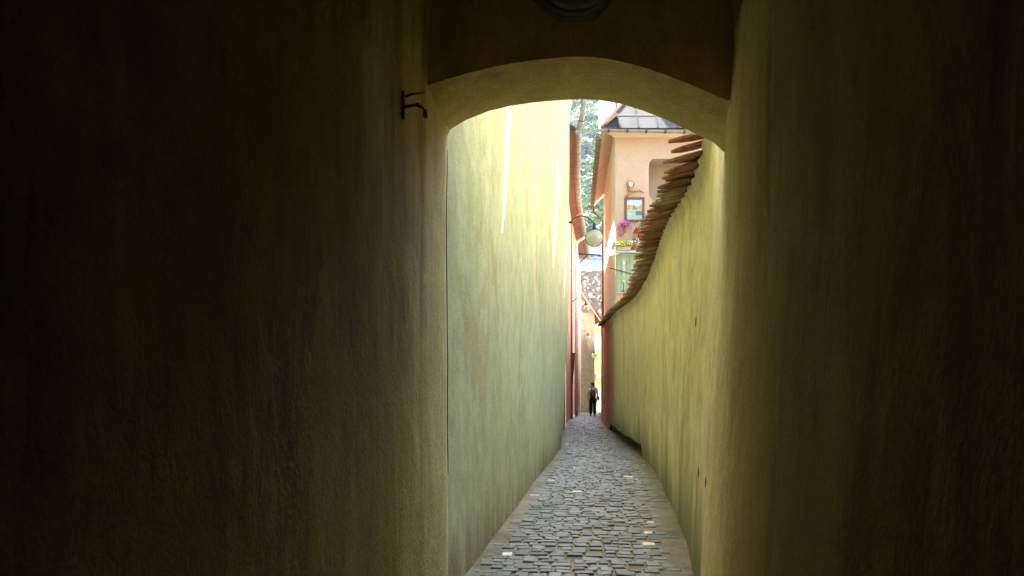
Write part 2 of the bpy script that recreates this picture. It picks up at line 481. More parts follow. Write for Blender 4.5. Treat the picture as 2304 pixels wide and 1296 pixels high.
# ------------------------------------------------------------------ plan of the alley
G = interp([(-8, 0.02), (5, 0.02), (6.25, 0.06), (8.5, 0.10), (17.5, -0.06), (28, -0.20), (34, -0.26), (44, -0.43), (55, -0.59), (64, -0.64)])
XL = interp([(-8, -2.06), (3, -0.55), (5.05, -0.27), (6.25, -0.106), (8.5, 0.16), (17.5, 1.0), (28, 1.68), (34, 2.125), (44, 3.1), (55, 4.2), (64, 5.1)])
XR = interp([(-8, -0.78), (3, 0.745), (5.05, 1.03), (6.25, 1.197), (8.5, 1.458), (13.2, 1.93), (17.5, 2.2), (23, 2.62), (28, 2.96), (34, 3.42), (44, 4.4), (55, 5.5), (64, 6.4)])
ZTOP = interp([(4.6, 2.95), (5.3, 2.62), (5.7, 2.47), (6.3, 2.42), (8, 2.41), (10, 2.39), (14.5, 2.46), (22, 2.78), (29.6, 3.02)])

def und(d, z, s):
    """unevenness of hand-laid render"""
    return 0.018 * mnoise.noise(Vector((s, d*0.45, z*0.35))) + 0.008 * mnoise.noise(Vector((s+7, d*1.3, z*0.9))) + 0.004 * mnoise.noise(Vector((s+3, d*3.5, z*2.5)))

LEAN = interp([(-0.5, 0.0), (-0.1, 0.0), (0.45, 0.045), (1.64, 0.105), (2.4, 0.14), (7, 0.15)])
def wall_left(d, z):
    return XL(d) + smooth01(6, 15, d) * LEAN(max(-0.5, min(z, 7))) + und(d, z, 1.0)
def wall_right(d, z):
    bat = 0.058 * max(0, z) * (1 - smooth01(4.8, 8.0, d))
    return XR(d) + bat + und(d, z, 21.0)

# ------------------------------------------------------------------ ground, paving
m = MB(); m.add([(-700, -60, -0.95), (900, -60, -0.95), (900, 900, -0.95), (-700, 900, -0.95)], [(0, 1, 2, 3)])
m.build('ground', MAT['ground'], kind='structure', origin=(0, 0, -0.95))

street = empty('street', (0, 0, 0), kind='structure')
ds = frange(-7, 4, 0.25) + frange(4.1, 20, 0.1) + frange(20.25, 62, 0.25); us = [i/30 for i in range(31)]
vs = []
for d in ds:
    a, b = XL(d) - 0.12, XR(d) + 0.3
    for u in us:
        x = a + (b-a)*u
        e = max(0, abs(u-0.5)*2 - 0.62)/0.38
        vs.append((x, d, G(d) + 0.012*(1-(2*u-1)**2) + 0.030*e**3 + 0.004*mnoise.noise(Vector((x*2.5, d*2.5, 0))) + 0.008*e*mnoise.noise(Vector((x*6, d*6, 9)))))
MB().add(vs, grid_faces(len(ds), len(us), True)).build('paving_bed', MAT['joint'], street, smooth=True)

def stone_geo(cx, cy, z, sx, sy, ang, rng, tilt=1.0):
    """one sett: bevelled, slightly uneven block; returns verts, faces"""
    ca, sa = math.cos(ang), math.sin(ang)
    cor = [(-1, -1), (1, -1), (1, 1), (-1, 1)]
    j = [(1 + rng.uniform(-0.09, 0.06), 1 + rng.uniform(-0.10, 0.07)) for _ in cor]
    tx, ty = tilt*rng.uniform(-0.05, 0.05), tilt*rng.uniform(-0.06, 0.12)
    hz = rng.uniform(-0.004, 0.005)
    V = []
    for lev, ins, h in ((0, 1.0, -0.03), (1, 1.0, 0.0045), (2, 0.88, 0.0095)):
        for (a, b), (ja, jb) in zip(cor, j):
            lx, ly = a*ja*ins*sx/2, b*jb*ins*sy/2
            zz = z + h + (hz + lx*tx + ly*ty if lev else 0)
            V.append((cx + lx*ca - ly*sa, cy + lx*sa + ly*ca, zz))
    F = []
    for r0 in (0, 4):
        for k in range(4):
            F.append((r0+k, r0+(k+1) % 4, r0+4+(k+1) % 4, r0+4+k))
    F.append((8, 9, 10, 11))
    return V, F

rng = random.Random(11)
d = 4.0; stones = []
while d < 56:
    pitch = rng.uniform(0.082, 0.096)
    heading = math.atan2(XL(d+0.3) - XL(d-0.3), 0.6)
    x0, x1 = XL(d) + rng.uniform(0.01, 0.05), XR(d) - rng.uniform(0.03, 0.09)
    x = x0
    while x < x1 - 0.05:
        w = rng.choice((0.075, 0.09, 0.1, 0.11, 0.125)) * rng.uniform(0.92, 1.08)
        if x + w > x1 + 0.05: break
        u = (x + w/2 - x0)/(x1 - x0) - 0.5
        yy = d - u*(x1-x0)*math.tan(heading) + 0.012*math.sin(x*3+d*0.7) + rng.uniform(-0.005, 0.005)
        sink = (-0.010 if rng.random() < 0.05 else 0) - 0.010*max(0, abs(u)*2-0.72)/0.28*rng.uniform(0.3, 1.3)
        crown = 0.012*(1 - (2*u)**2)
        stones.append((x + w/2, yy, G(yy) + sink + crown, w - rng.uniform(0.008, 0.018), pitch - rng.uniform(0.009, 0.017), -heading*0.6 + rng.uniform(-0.035, 0.035)))
        x += w
    d += pitch
visible = [s for s in stones if s[1] > 4.95]
visible.sort(key=lambda s: s[1])
near, far = visible[:300], visible[300:]
hidden = [s for s in stones if s[1] <= 4.95]
protos = []
for k in range(14):
    V, F = stone_geo(0, 0, 0, 1, 1, 0, rng, 0.0)
    V = [(x, y, z) for x, y, z in V]
    mb = MB().add(V, F)
    protos.append(mb.mesh('cobble', MAT['stone']))
for k, (x, y, z, sx, sy, a) in enumerate(near):
    o = bpy.data.objects.new('cobble', protos[rng.randrange(14)])
    o.location = (x, y, z); o.scale = (sx, sy, 1.0)
    # tilt is baked for a unit block, so damp it to the real size
    o.rotation_euler = (rng.uniform(-0.05, 0.11), rng.uniform(-0.05, 0.05), a)
    o.parent = street; COL.objects.link(o)
mb = MB()
for (x, y, z, sx, sy, a) in far + hidden:
    V, F = stone_geo(x, y, z, sx, sy, a, rng); mb.add(V, F)
mb.build('cobble_field', MAT['stone'], street, kind='stuff')

# the sunlit cross street at the far end
m = MB(); m.add([(-20, 62, -0.62), (60, 62, -0.62), (60, 84, -0.62), (-20, 84, -0.62)], [(0, 1, 2, 3)])
m.build('road', MAT['street_far'], kind='structure')

# ------------------------------------------------------------------ the dark passage house the camera stands in
passage = empty('passage_building', (0.3, 0, 0), 'dark plastered house whose arched passage frames the alley', 'building')
DA, DB = 4.03, 4.58       # inner and outer face of the arch wall
SPR = 2.70                # where the passage vault springs
ds = frange(-7, 4.30, 0.12) + [4.40, 4.48, 4.53, 4.555, 4.565]
zs = frange(-0.15, SPR, 0.12)
def pas_l(d, z): return wall_left(d, z) + 0.028 - 0.05*smooth01(4.44, 4.56, d)**2
def pas_r(d, z): return wall_right(d, z) + 0.0015 - (0.006 + 0.03*smooth01(1.5, 2.3, z))*(1 - smooth01(4.05, 4.56, d)**1.5)
V = [(pas_l(d, z), d, z) for d in ds for z in zs]
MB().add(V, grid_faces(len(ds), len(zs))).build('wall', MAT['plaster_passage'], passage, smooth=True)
ds = ds + [4.60, 4.64]
V = [(pas_r(d, z), d, z) for d in ds for z in zs]
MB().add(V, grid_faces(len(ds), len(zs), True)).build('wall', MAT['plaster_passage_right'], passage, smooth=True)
dv = frange(-7, 4.10, 0.2); nv = 20
V = []
for d in dv:
    a, b = pas_l(d, SPR), pas_r(d, SPR)
    for k in range(nv+1):
        t = math.pi*k/nv
        V.append(((a+b)/2 - (b-a)/2*math.cos(t), d, SPR + 0.46*math.sin(t)**0.75 if 0 < k < nv else SPR))
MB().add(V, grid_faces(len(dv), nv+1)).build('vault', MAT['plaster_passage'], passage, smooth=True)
# arch: profiles of its inner and outer edge
front = [(930, 205), (970, 190), (1010, 177), (1050, 165), (1100, 152), (1150, 142), (1200, 134), (1240, 130), (1290, 127), (1330, 128), (1370, 133), (1400, 139),
         (1450, 152), (1500, 169), (1550, 188), (1600, 209), (1640, 226), (1672, 241), (1720, 262)]
rear = [(955, 345), (1002, 318), (1012, 292), (1048, 270), (1100, 249), (1150, 237), (1200, 229), (1240, 225), (1290, 222), (1330, 223), (1370, 228), (1400, 234),
        (1450, 250), (1500, 270), (1540, 289), (1575, 306), (1605, 320), (1624, 338), (1665, 372)]
fp = [at(x, y, DA) for x, y in front]; rp = [at(x, y, DB) for x, y in rear]
V = []; NS = 7
for a, b in zip(fp, rp):
    for k in range(NS):
        t = k/(NS-1)
        p = a.lerp(b, t); p.z += 0.006*mnoise.noise(p*2.2) - 0.012*math.sin(math.pi*t)
        V.append(p)
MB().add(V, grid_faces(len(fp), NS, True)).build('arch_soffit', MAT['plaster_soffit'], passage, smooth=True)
V = []
for p in fp:
    for k in range(8): V.append((p.x, DA + 0.004*mnoise.noise(Vector((p.x*3, k, 2))), p.z + (3.35 - p.z)*k/7))
MB().add(V, grid_faces(len(fp), 8)).build('lintel', MAT['plaster_lintel'], passage, smooth=True)
m = MB()
V = [(-5.5, DB, 2.2)] + [(p.x, DB, p.z) for p in rp] + [(5.5, DB, 2.2)]
top = [(x, y, 9.5) for x, y, z in V]
n = len(V); m.add(V + top, [(i, n+i, n+i+1, i+1) for i in range(n-1)])
m.add([(-5.5, -7, 9.5), (5.5, -7, 9.5), (5.5, DB, 9.5), (-5.5, DB, 9.5), (-5.5, -7, -0.2), (5.5, -7, -0.2), (5.5, DB, -0.2), (-5.5, DB, -0.2)],
      [(0, 1, 2, 3), (4, 5, 1, 0), (4, 0, 3, 7), (5, 6, 2, 1)])
m.build('outer_wall', MAT['plaster_left'], passage)
m = MB(); m.hexa([(-5.8, -7.3, 9.5), (5.8, -7.3, 9.5), (5.8, 4.9, 9.5), (-5.8, 4.9, 9.5)], [(-5.8, -1.4, 12.5), (5.8, -1.4, 12.5), (5.8, -0.9, 12.5), (-5.8, -0.9, 12.5)])
m.build('roof', MAT['tile_far'], passage)

# open crack where the passage plaster meets the wall beyond
L_, R_ = [], []
for k in range(41):
    z = 0.64 + (2.30-0.64)*k/40; e = math.sin(math.pi*k/40)**0.4
    dk = 4.485 + 0.006*mnoise.noise(Vector((z*3, 1, 1))) + 0.004*mnoise.noise(Vector((z*11, 2, 1)))
    for lst, dd_ in ((L_, dk - 0.014*e), (R_, dk + 0.016*e)): lst.append((pas_l(dd_, z) + 0.0025, dd_, z))
MB().add(L_ + R_, grid_faces(2, 41, True)).build('crack', MAT['wood_dark'], passage)
# round bulkhead lamp on the lintel
c = at(1290, -56, DA); c.y = DA
lamp = empty('bulkhead_lamp', (c.x, DA, c.z), 'round dark iron bulkhead lamp on the lintel above the arch', 'lamp')
prof = [(0.214, 0.0), (0.214, -0.02), (0.206, -0.028), (0.196, -0.03), (0.194, -0.04), (0.184, -0.046), (0.178, -0.046), (0.174, -0.066), (0.158, -0.084), (0.152, -0.083), (0.150, -0.07)]
MB().lathe(prof, c, 'Y', 48).build('ring', MAT['green_iron'], lamp, smooth=True)
prof = [(0.153, -0.066), (0.14, -0.082), (0.11, -0.102), (0.07, -0.114), (0.03, -0.12), (0.001, -0.121)]
MB().lathe(prof, c, 'Y', 40).build('glass', MAT['globe'], lamp, smooth=True)
for a in (200, 340):
    MB().sphere(c + Vector((0.20*math.cos(R(a)), -0.034, 0.20*math.sin(R(a)))), 0.009, 8, 6).build('screw', MAT['iron'], lamp, smooth=True)

# iron hook bracket on the passage wall
hk0 = at(886, 236, 3.60); hx = pas_l(3.60, hk0.z)
hook = empty('iron_hook_bracket', (hx, 3.60, hk0.z), 'black iron hook bracket with a red rag on the dark left wall', 'bracket')
def hp(px, py, d, out): 
    p = at(px, py, d); p.x = wall_left(d, p.z) + 0.028 + out; return p
MB().hexa([hp(882, 204, 3.55, 0.0), hp(882, 204, 3.558, 0.0), hp(884, 268, 3.556, 0.0), hp(884, 268, 3.55, 0.0)],
          [hp(882, 204, 3.55, 0.012), hp(882, 204, 3.558, 0.012), hp(884, 268, 3.556, 0.012), hp(884, 268, 3.55, 0.012)]).build('plate', MAT['rusty_iron'], hook)
def reach(z_px, pts, r):
    base = hp(886, z_px, 3.57, 0.01)
    return MB().tube([base + Vector((a, b, cc)) for a, b, cc in pts], r, 7)
s36 = 3.57/2000
reach(218, [(0, 0, 0), (14*s36, 0, 6*s36), (30*s36, 0.01, 10*s36), (42*s36, 0.02, 13*s36)], [0.005, 0.0045, 0.004, 0.0025]).build('arm', MAT['rusty_iron'], hook, smooth=True)
reach(241, [(0, 0, 0), (16*s36, 0, 3*s36), (28*s36, 0, 8*s36), (36*s36, 0.01, 3*s36), (46*s36, 0.01, -6*s36)], [0.006, 0.0055, 0.005, 0.0045, 0.003]).build('arm', MAT['rusty_iron'], hook, smooth=True)
reach(243, [(0, -0.02, 0), (20*s36, -0.03, 2*s36), (34*s36, -0.03, -2*s36), (48*s36, -0.03, -10*s36)], [0.006, 0.005, 0.0045, 0.003]).build('arm', MAT['rusty_iron'], hook, smooth=True)
tip = hp(886, 243, 3.57, 0.01) + Vector((46*s36, -0.03, -9*s36))
MB().hexa([tip + Vector((-0.007, -0.006, 0)), tip + Vector((0.006, -0.006, 0)), tip + Vector((0.006, 0.006, 0)), tip + Vector((-0.007, 0.006, 0))],
          [tip + Vector((-0.006, -0.008, -0.034)), tip + Vector((0.012, -0.008, -0.032)), tip + Vector((0.012, 0.008, -0.033)), tip + Vector((-0.006, 0.008, -0.035))]).build('rag', MAT['red'], hook)

# ------------------------------------------------------------------ yellow-green house along the left of the alley
house_l = empty('limewashed_house', (0.2, 10, 0), 'tall yellow green limewashed house along the left of the alley', 'building')
H1 = 8.5
ds = frange(4.56, 15.9, 0.14) + [16.0, 16.08, 16.13, 16.15]
zs = frange(-0.35, 3.2, 0.13) + frange(3.35, H1, 0.3)
def wl1(d, z): return wall_left(d, z) - 0.09*smooth01(15.95, 16.15, d)**2
V = [(wl1(d, z), d, z) for d in ds for z in zs]
MB().add(V, grid_faces(len(ds), len(zs))).build('wall', MAT['plaster_left'], house_l, smooth=True)
m = MB()
m.add([(wl1(16.15, z), 16.15, z) for z in zs] + [(-6.0, 16.15, z) for z in zs], [(i, i+1, len(zs)+i+1, len(zs)+i) for i in range(len(zs)-1)])
m.add([(-6, 4.6, -0.3), (-6, 16.15, -0.3), (-6, 16.15, H1), (-6, 4.6, H1)], [(0, 1, 2, 3)])
m.build('end_wall', MAT['plaster_left'], house_l)
MB().hexa([(-6.3, 4.6, H1), (wl1(4.6, 8)+0.05, 4.6, H1), (wl1(16, 8)+0.05, 16.3, H1), (-6.3, 16.3, H1)],
          [(-3.5, 4.6, H1+2.6), (-3.3, 4.6, H1+2.6), (-2.7, 16.3, H1+2.6), (-2.9, 16.3, H1+2.6)]).build('roof', MAT['tile_far'], house_l)
# sun slivers on the left wall, put in as raised white strips
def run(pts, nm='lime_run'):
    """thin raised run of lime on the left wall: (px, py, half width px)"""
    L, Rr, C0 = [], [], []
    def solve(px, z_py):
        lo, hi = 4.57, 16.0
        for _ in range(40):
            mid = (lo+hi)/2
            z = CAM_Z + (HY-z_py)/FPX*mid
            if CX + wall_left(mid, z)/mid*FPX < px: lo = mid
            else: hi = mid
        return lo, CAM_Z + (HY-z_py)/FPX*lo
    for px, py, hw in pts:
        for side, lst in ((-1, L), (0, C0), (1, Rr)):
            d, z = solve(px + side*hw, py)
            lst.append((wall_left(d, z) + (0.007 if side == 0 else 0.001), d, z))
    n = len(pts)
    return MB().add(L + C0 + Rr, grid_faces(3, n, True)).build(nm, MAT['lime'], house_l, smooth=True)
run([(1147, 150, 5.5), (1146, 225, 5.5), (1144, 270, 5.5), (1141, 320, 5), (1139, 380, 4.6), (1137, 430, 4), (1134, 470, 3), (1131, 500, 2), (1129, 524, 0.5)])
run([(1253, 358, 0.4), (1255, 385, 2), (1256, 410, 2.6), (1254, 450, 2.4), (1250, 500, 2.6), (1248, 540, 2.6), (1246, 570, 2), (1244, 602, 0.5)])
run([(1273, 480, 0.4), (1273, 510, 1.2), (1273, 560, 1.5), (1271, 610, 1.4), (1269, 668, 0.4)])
# taller rear wing, its cornice, gutter and spout
DW0, DW1 = 16.16, 25.58
dwl = frange(DW0, DW1, 0.8)
def xw(d): return XL(d) - 0.10
def sweep(prof, dl, closed_ends=True):
    """profile of (offset from the alley line, z) swept along the wing"""
    m = MB(); n = len(prof)
    m.add([(xw(d)+ox, d, z) for d in dl for ox, z in prof], grid_faces(len(dl), n))
    m.add([(xw(dl[-1])+ox, dl[-1], z) for ox, z in prof], [tuple(range(n))])
    m.add([(xw(dl[0])+ox, dl[0], z) for ox, z in prof], [tuple(range(n))])
    return m
sweep([(-6, -0.6), (0, -0.6), (0, 8.8), (-6, 8.8)], dwl).build('rear_wing', MAT['plaster_left'], house_l)
sweep([(-0.3, 8.75), (0.002, 8.70), (0.20, 8.86), (0.32, 9.22), (-0.3, 9.22)], dwl).build('cornice', MAT['plaster_left'], house_l)
sweep([(-6.3, 9.23), (0.30, 9.23), (0.30, 9.30), (-3.2, 12.4), (-6.3, 9.6)], dwl).build('wing_roof', MAT['tile_far'], house_l)
MB().tube([(xw(d)+0.46, d, 9.33) for d in dwl], 0.075, 10).build('wing_gutter', MAT['zinc'], house_l, smooth=True)

def pipe(name, path, r, mat, ringmat, parent, ring_every=0.0, label=None, cat=None):
    """rain pipe with raised joint collars, joined as one part; collars are sub-parts"""
    o = MB().tube(path, r, 12).build(name, mat, parent, smooth=True, label=label, cat=cat)
    if ring_every:
        P = [Vector(p) for p in path]
        for a, b in zip(P[:-1], P[1:]):
            L = (b-a).length; n = int(L/ring_every); t = (b-a).normalized()
            for k in range(n):
                c = a + t*(k+0.5)*ring_every
                MB().tube([c - t*0.012, c + t*0.012], r*1.09, 12).build('collar', ringmat, o, smooth=True)
    return o
pipe('rain_spout', [at(1317, 200, 25.15), at(1313, 235, 25.25), at(1311, 255, 25.4), at(1302, 292, 25.6)], 0.085, MAT['zinc'], MAT['zinc_dark'], house_l, 0.42)

# ------------------------------------------------------------------ garden wall with tile coping along the right
gw = empty('garden_wall', (1.6, 12, 0), 'ochre plastered garden wall curving along the right of the alley', 'wall')
D0, D1 = 4.57, 22.9
def wr1(d, z): return wall_right(d, z)
ds = frange(D0, D1, 0.14); NZ = 22
def wall_bottom(d):
    r = smooth01(13.15, 13.3, d)*(1-smooth01(24, 26.5, d))
    return G(d) - 0.15 + r*(0.35 + 0.02*math.sin(d*2.1))
V = []
for d in ds:
    z0, z1 = wall_bottom(d), ZTOP(d)
    for k in range(NZ+1):
        z = z0 + (z1-z0)*k/NZ; V.append((wr1(d, z), d, z))
MB().add(V, grid_faces(len(ds), NZ+1, True)).build('wall_face', MAT['plaster_right'], gw, smooth=True)
# undercut foot with its ledge underside
ds2 = frange(13.18, 26.4, 0.2); m = MB()
def foot_x(d): return XR(d) + 0.17*(1-smooth01(20, 26.4, d)) + 0.02
V = [(foot_x(d), d, z) for d in ds2 for z in (G(d)-0.1, G(d)+0.1, wall_bottom(d)+0.04)]
m.add(V, grid_faces(len(ds2), 3, True))
V = []
for d in ds2: V += [(wr1(d, wall_bottom(d)), d, wall_bottom(d)), (foot_x(d)+0.02, d, wall_bottom(d)+0.005)]
m.add(V, grid_faces(len(ds2), 2, True))
m.add([(wr1(13.18, .05), 13.18, G(13.18)-0.1), (foot_x(13.18)+.02, 13.19, G(13.18)-.1), (foot_x(13.18)+.02, 13.19, G(13.18)+0.3), (wr1(13.18, .3), 13.18, G(13.18)+0.3)], [(0, 1, 2, 3)])
MAT['foot'] = plain('damp_stone_foot', (0.10, 0.09, 0.05), 0.9, var=0.4, scale=8, bump=0.5)  # one dark tone for the recessed foot
m.build('recessed_foot', MAT['foot'], gw)
# plaster cove under the tiles, wall top and garden side
dc = frange(5.35, 29.5, 0.045); V = []
for d in dc:
    z = ZTOP(d); x = wr1(d, z)
    for ox, oz in ((0.004, -0.05), (-0.008, 0.0), (-0.020, 0.030), (-0.036, 0.056), (-0.040, 0.070), (0.12, 0.11), (0.30, 0.05), (0.30, -1.2)):
        sc_ = 1 + (0.30*math.sin(2*math.pi*d/0.182) if -0.12 < ox < 0 else 0)
        V.append((x+ox*sc_ + 0.006*mnoise.noise(Vector((d*6, oz*20, 3))), d, z+oz))
MB().add(V, grid_faces(len(dc), 8, True)).build('plaster_cove', MAT['plaster_right'], gw, smooth=True)
m = MB()
m.add([(wr1(d, ZTOP(d)) + 0.32, d, z) for d in frange(4.6, 22.9, 0.5) for z in (-0.9, ZTOP(d)-0.02)], grid_faces(len(frange(4.6, 22.9, 0.5)), 2))
m.build('garden_face', MAT['plaster_right'], gw)

def tile_mesh(k):
    r = random.Random(k)
    w, L, th = 0.098, 0.42, r.uniform(0.010, 0.013)
    ol = [(0, -w), (0, w), (-L*0.66, w*r.uniform(.96, 1.0)), (-L*0.84, w*0.60), (-L*r.uniform(.97, 1.0), w*r.uniform(-.1, .12)), (-L*0.85, -w*0.58), (-L*0.67, -w*r.uniform(.96, 1.0))]
    n = len(ol)
    top = [(x, y, th + 0.006*(1-(y/w)**2)) for x, y in ol]; bot = [(x, y, 0.0) for x, y in ol]
    m = MB(); m.add(bot + top, [tuple(range(n)), tuple(range(n, 2*n))[::-1]] + [(i, n+i, n+(i+1) % n, (i+1) % n) for i in range(n)])
    return m.mesh('tile', MAT['tile'])
tiles = [tile_mesh(k) for k in range(8)]
rt = random.Random(5)
gw_loc = world_loc(gw)
for layer in (0, 1):
    d = 5.46 + 0.09*layer
    while d < 29.4:
        z = ZTOP(d) + 0.082 + 0.026*layer; x = wr1(d, ZTOP(d)) + 0.155 + 0.035*layer + rt.uniform(-0.018, 0.018)
        o = bpy.data.objects.new('tile', rt.choice(tiles))
        heading = math.atan2(XR(d+.3)-XR(d-.3), .6)
        o.location = Vector((x, d, z + 0.04)) - gw_loc
        o.rotation_euler = (rt.uniform(-0.05, 0.10), -R(11) + rt.uniform(-0.035, 0.035), -heading + rt.uniform(-0.07, 0.07))
        o.parent = gw; COL.objects.link(o)
        d += 0.158*rt.uniform(0.94, 1.06)
# chipped holes in the render
def chip(px, py, w, h):
    lo, hi = 4.6, 22.0
    for _ in range(40):
        mid = (lo+hi)/2; z = CAM_Z + (HY-py)/FPX*mid
        if CX + wr1(mid, z)/mid*FPX > px: lo = mid
        else: hi = mid
    d = lo; z = CAM_Z + (HY-py)/FPX*d
    hh = h/2/FPX*d; ww = 0.02*w
    pts = [(0, 1), (0.7, 0.55), (1, 0), (0.6, -0.6), (0.1, -1), (-0.6, -0.5), (-0.9, 0.1), (-0.5, 0.7)]
    V = [(wr1(d+a*ww, z+b*hh) - 0.003, d+a*ww, z+b*hh) for a, b in pts]
    MB().prism(V, (0.02, 0, 0)).build('plaster_chip', MAT['wood_dark'], gw)
chip(1566, 724, 1.1, 24); chip(1572, 1062, 0.8, 22); chip(1596, 1085, 0.9, 24)

# ------------------------------------------------------------------ pink house with pictures on its end wall
DF, DE = 23.0, 32.2          # end wall facing the alley mouth, far end
ph = empty('pink_house', (3.6, DF, 0), 'peach pink house with pictures and flowers on its end wall', 'building')
XF = at(1385, 500, DF).x
ZE = at(1400, 300, DF).z     # eaves
m = MB()
def P2(px, py): 
    p = at(px, py, DF); return (p.x, p.z)
o1 = [P2(1460, 372), P2(1462, 363), P2(1468, 357)]
xo = o1[0][0]; zt = o1[2][1]; xt = o1[2][0]
zb1 = P2(1460, 440)[1]; q2 = P2(1482, 470); q3 = P2(1516, 516)
XW = 7.2
def quad_wall(poly): m.add([(x, DF, z) for x, z in poly], [tuple(range(len(poly)))])
quad_wall([(XF, -0.9), (xo, -0.9), (xo, o1[0][1]), o1[1], o1[2], (xt, ZE+0.5), (XF, ZE+0.5)])
quad_wall([(xt, zt), (XW, zt), (XW, ZE+0.5), (xt, ZE+0.5)])
quad_wall([(xo, -0.9), (XW, -0.9), (XW, q3[1]), q3, q2, (xo, zb1)])
m.build('end_wall', MAT['plaster_pink'], ph)
m = MB()
rim = [(xo, zb1), (xo, o1[0][1]), o1[1], o1[2], (XW, zt), (XW, q3[1]), q3, q2]
n = len(rim)
m.add([(x, DF, z) for x, z in rim] + [(x, DF+0.9, z) for x, z in rim], [(i, (i+1) % n, n+(i+1) % n, n+i) for i in range(n)] + [tuple(range(n, 2*n))])
m.build('stair_recess', MAT['plaster_beige'], ph)
# alley side of the house, following the street
dd = frange(DF, DE, 0.4); m = MB()
def xa(d): return max(XF, XR(d) + 0.05) if d > DF + .5 else XF
ZG = at(1400, 291, 22.6).z
zz = [3.0, 5, 7, ZG+0.6]
m.add([(XF + (XR(d)-XR(DF))*1.0, d, z) for d in dd for z in zz], grid_faces(len(dd), len(zz), True))
xe = XF + (XR(DE)-XR(DF))
m.add([(xe, DE, -.9), (9, DE, -.9), (9, DE, ZE+.5), (xe, DE, ZE+.5)], [(0, 1, 2, 3)])
m.build('side_wall', MAT['plaster_white'], ph)  # whiter than the end wall: sunlight put into its colour
m = MB(); dd2 = frange(D1-0.01, DE, 0.3)
zsl = lambda d: [wall_bottom(d) + (ZTOP(d)+0.06-wall_bottom(d))*k/8 for k in range(9)]
m.add([(wr1(d, z) , d, z) for d in dd2 for z in zsl(d)], grid_faces(len(dd2), 9, True))
m.build('lower_wall', MAT['plaster_rose'], ph, smooth=True)
# projecting ledge on the corner
m = MB(); a = at(1371, 575, DF)
m.hexa([(XF-0.16, DF-0.13, a.z-0.02), (XF+0.10, DF-0.13, a.z+0.02), (XF+0.10, DF, a.z+0.02), (XF-0.16, DF, a.z-0.02)],
       [(XF-0.16, DF-0.10, a.z+0.10), (XF+0.10, DF-0.10, a.z+0.16), (XF+0.10, DF, a.z+0.16), (XF-0.16, DF, a.z+0.16)])
m.build('corner_ledge', MAT['plaster_white'], ph)
# roof: hip, sheet panels, soffit, gutters
XG0, XG1 = at(1352, 290, 22.6).x, 7.4
ZG = at(1400, 291, 22.6).z
dR = frange(22.62, DE+0.3, 0.6)
def xg(d): return XG0 + 0.02 + (XR(d)-XR(22.62))
m = MB()
m.add([(xg(d), d, ZG+0.02) for d in dR] + [(xg(d)+0.40, d, ZG+0.45) for d in dR], [(i, i+1, len(dR)+i+1, len(dR)+i) for i in range(len(dR)-1)])
m.add([(xg(22.62), 22.62, ZG), (XG1, 22.62, ZG), (XG1, DF+.02, ZG-0.10), (XF-.02, DF+.02, ZG-0.10)], [(0, 1, 2, 3)])
m.build('eave_soffit', MAT['plaster_peach_clean'], ph)
RX, RY, RZ = XG0 + 2.3, 25.4, ZG + 3.0       # hip apex
m = MB()
ape = (RX, RY, RZ); ape2 = (XG1, RY, RZ); far = (xg(DE)+2.2, DE, RZ)
m.add([(XG0, 22.58, ZG+.03), (XG1, 22.58, ZG+.03), ape2, ape], [(0, 1, 2, 3)])
m.build('roof_sheet', MAT['sheet'], ph)
m = MB(); m.add([(XG0, 22.58, ZG+.03), ape, far, (xg(DE+.3), DE+.3, ZG+.03)], [(0, 1, 2, 3)])
m.build('hip_sheet', MAT['zinc'], ph)  # paler metal than the front slope, its sunlight put into colour
MB().box((at(1391, 0, 25.0).x, 25.0, ZG+1.0), (XG1-.05, 30.5, ZG+5.6)).build('attic_storey', MAT['plaster_white'], ph)  # unseen attic, added to shade the roof sheet in front
base = Vector((XG0, 22.58, ZG+.03)); ax = Vector((1, 0, 0)); sl_ = (Vector(ape) - base); sl_.x = 0; sln = sl_.normalized()
for k, (px0) in enumerate((1392, 1436, 1480, 1524, 1568)):
    x = at(px0, 290, 22.6).x
    L = min(1.0, (x-XG0)/(RX-XG0)) * sl_.length
    p0 = Vector((x, 22.58, ZG+.035)); p1 = p0 + sln*L
    MB().hexa([p0 + Vector((-.012, 0, 0)), p0 + Vector((.012, 0, 0)), p0 + Vector((.012, -.02, .02)), p0 + Vector((-.012, -.02, .02))],
              [p1 + Vector((-.012, 0, 0)), p1 + Vector((.012, 0, 0)), p1 + Vector((.012, -.02, .02)), p1 + Vector((-.012, -.02, .02))]).build('seam', MAT['sheet'], ph)
MB().tube([base + Vector((0, 0, .02)), Vector(ape) + Vector((0, 0, .03))], 0.035, 8).build('hip_capping', MAT['tile'], ph, smooth=True)
def half_gutter(name, a, b, r, parent, every):
    a, b = Vector(a), Vector(b); t = (b-a).normalized(); s = t.cross(Vector((0, 0, 1))).normalized()
    m = MB(); V = []
    for p in (a, b):
        for k in range(9):
            an = math.pi*k/8
            V.append(p - s*r*math.cos(an) + Vector((0, 0, -r*math.sin(an))))
    m.add(V, grid_faces(2, 9, True))
    V2 = []
    for p in (a, b):
        for k in range(9):
            an = math.pi*k/8
            V2.append(p - s*(r-.008)*math.cos(an) + Vector((0, 0, -(r-.008)*math.sin(an))))
    m.add(V2, grid_faces(2, 9))
    m.add([a - s*r*math.cos(math.pi*k/8) + Vector((0, 0, -r*math.sin(math.pi*k/8))) for k in range(9)], [tuple(range(9))])
    o = m.build(name, MAT['zinc'], parent, smooth=True)
    n = int((b-a).length/every)
    for i in range(n):
        c = a + t*(i+.6)*every; W = []
        for q in (c - t*0.028, c + t*0.028):
            for k in range(9):
                an = math.pi*k/8
                W.append(q - s*(r+.009)*math.cos(an) + Vector((0, 0, -(r+.009)*math.sin(an))))
        mm = MB(); mm.add(W, grid_faces(2, 9, True)); mm.build('collar', MAT['zinc_dark'], o)
    return o
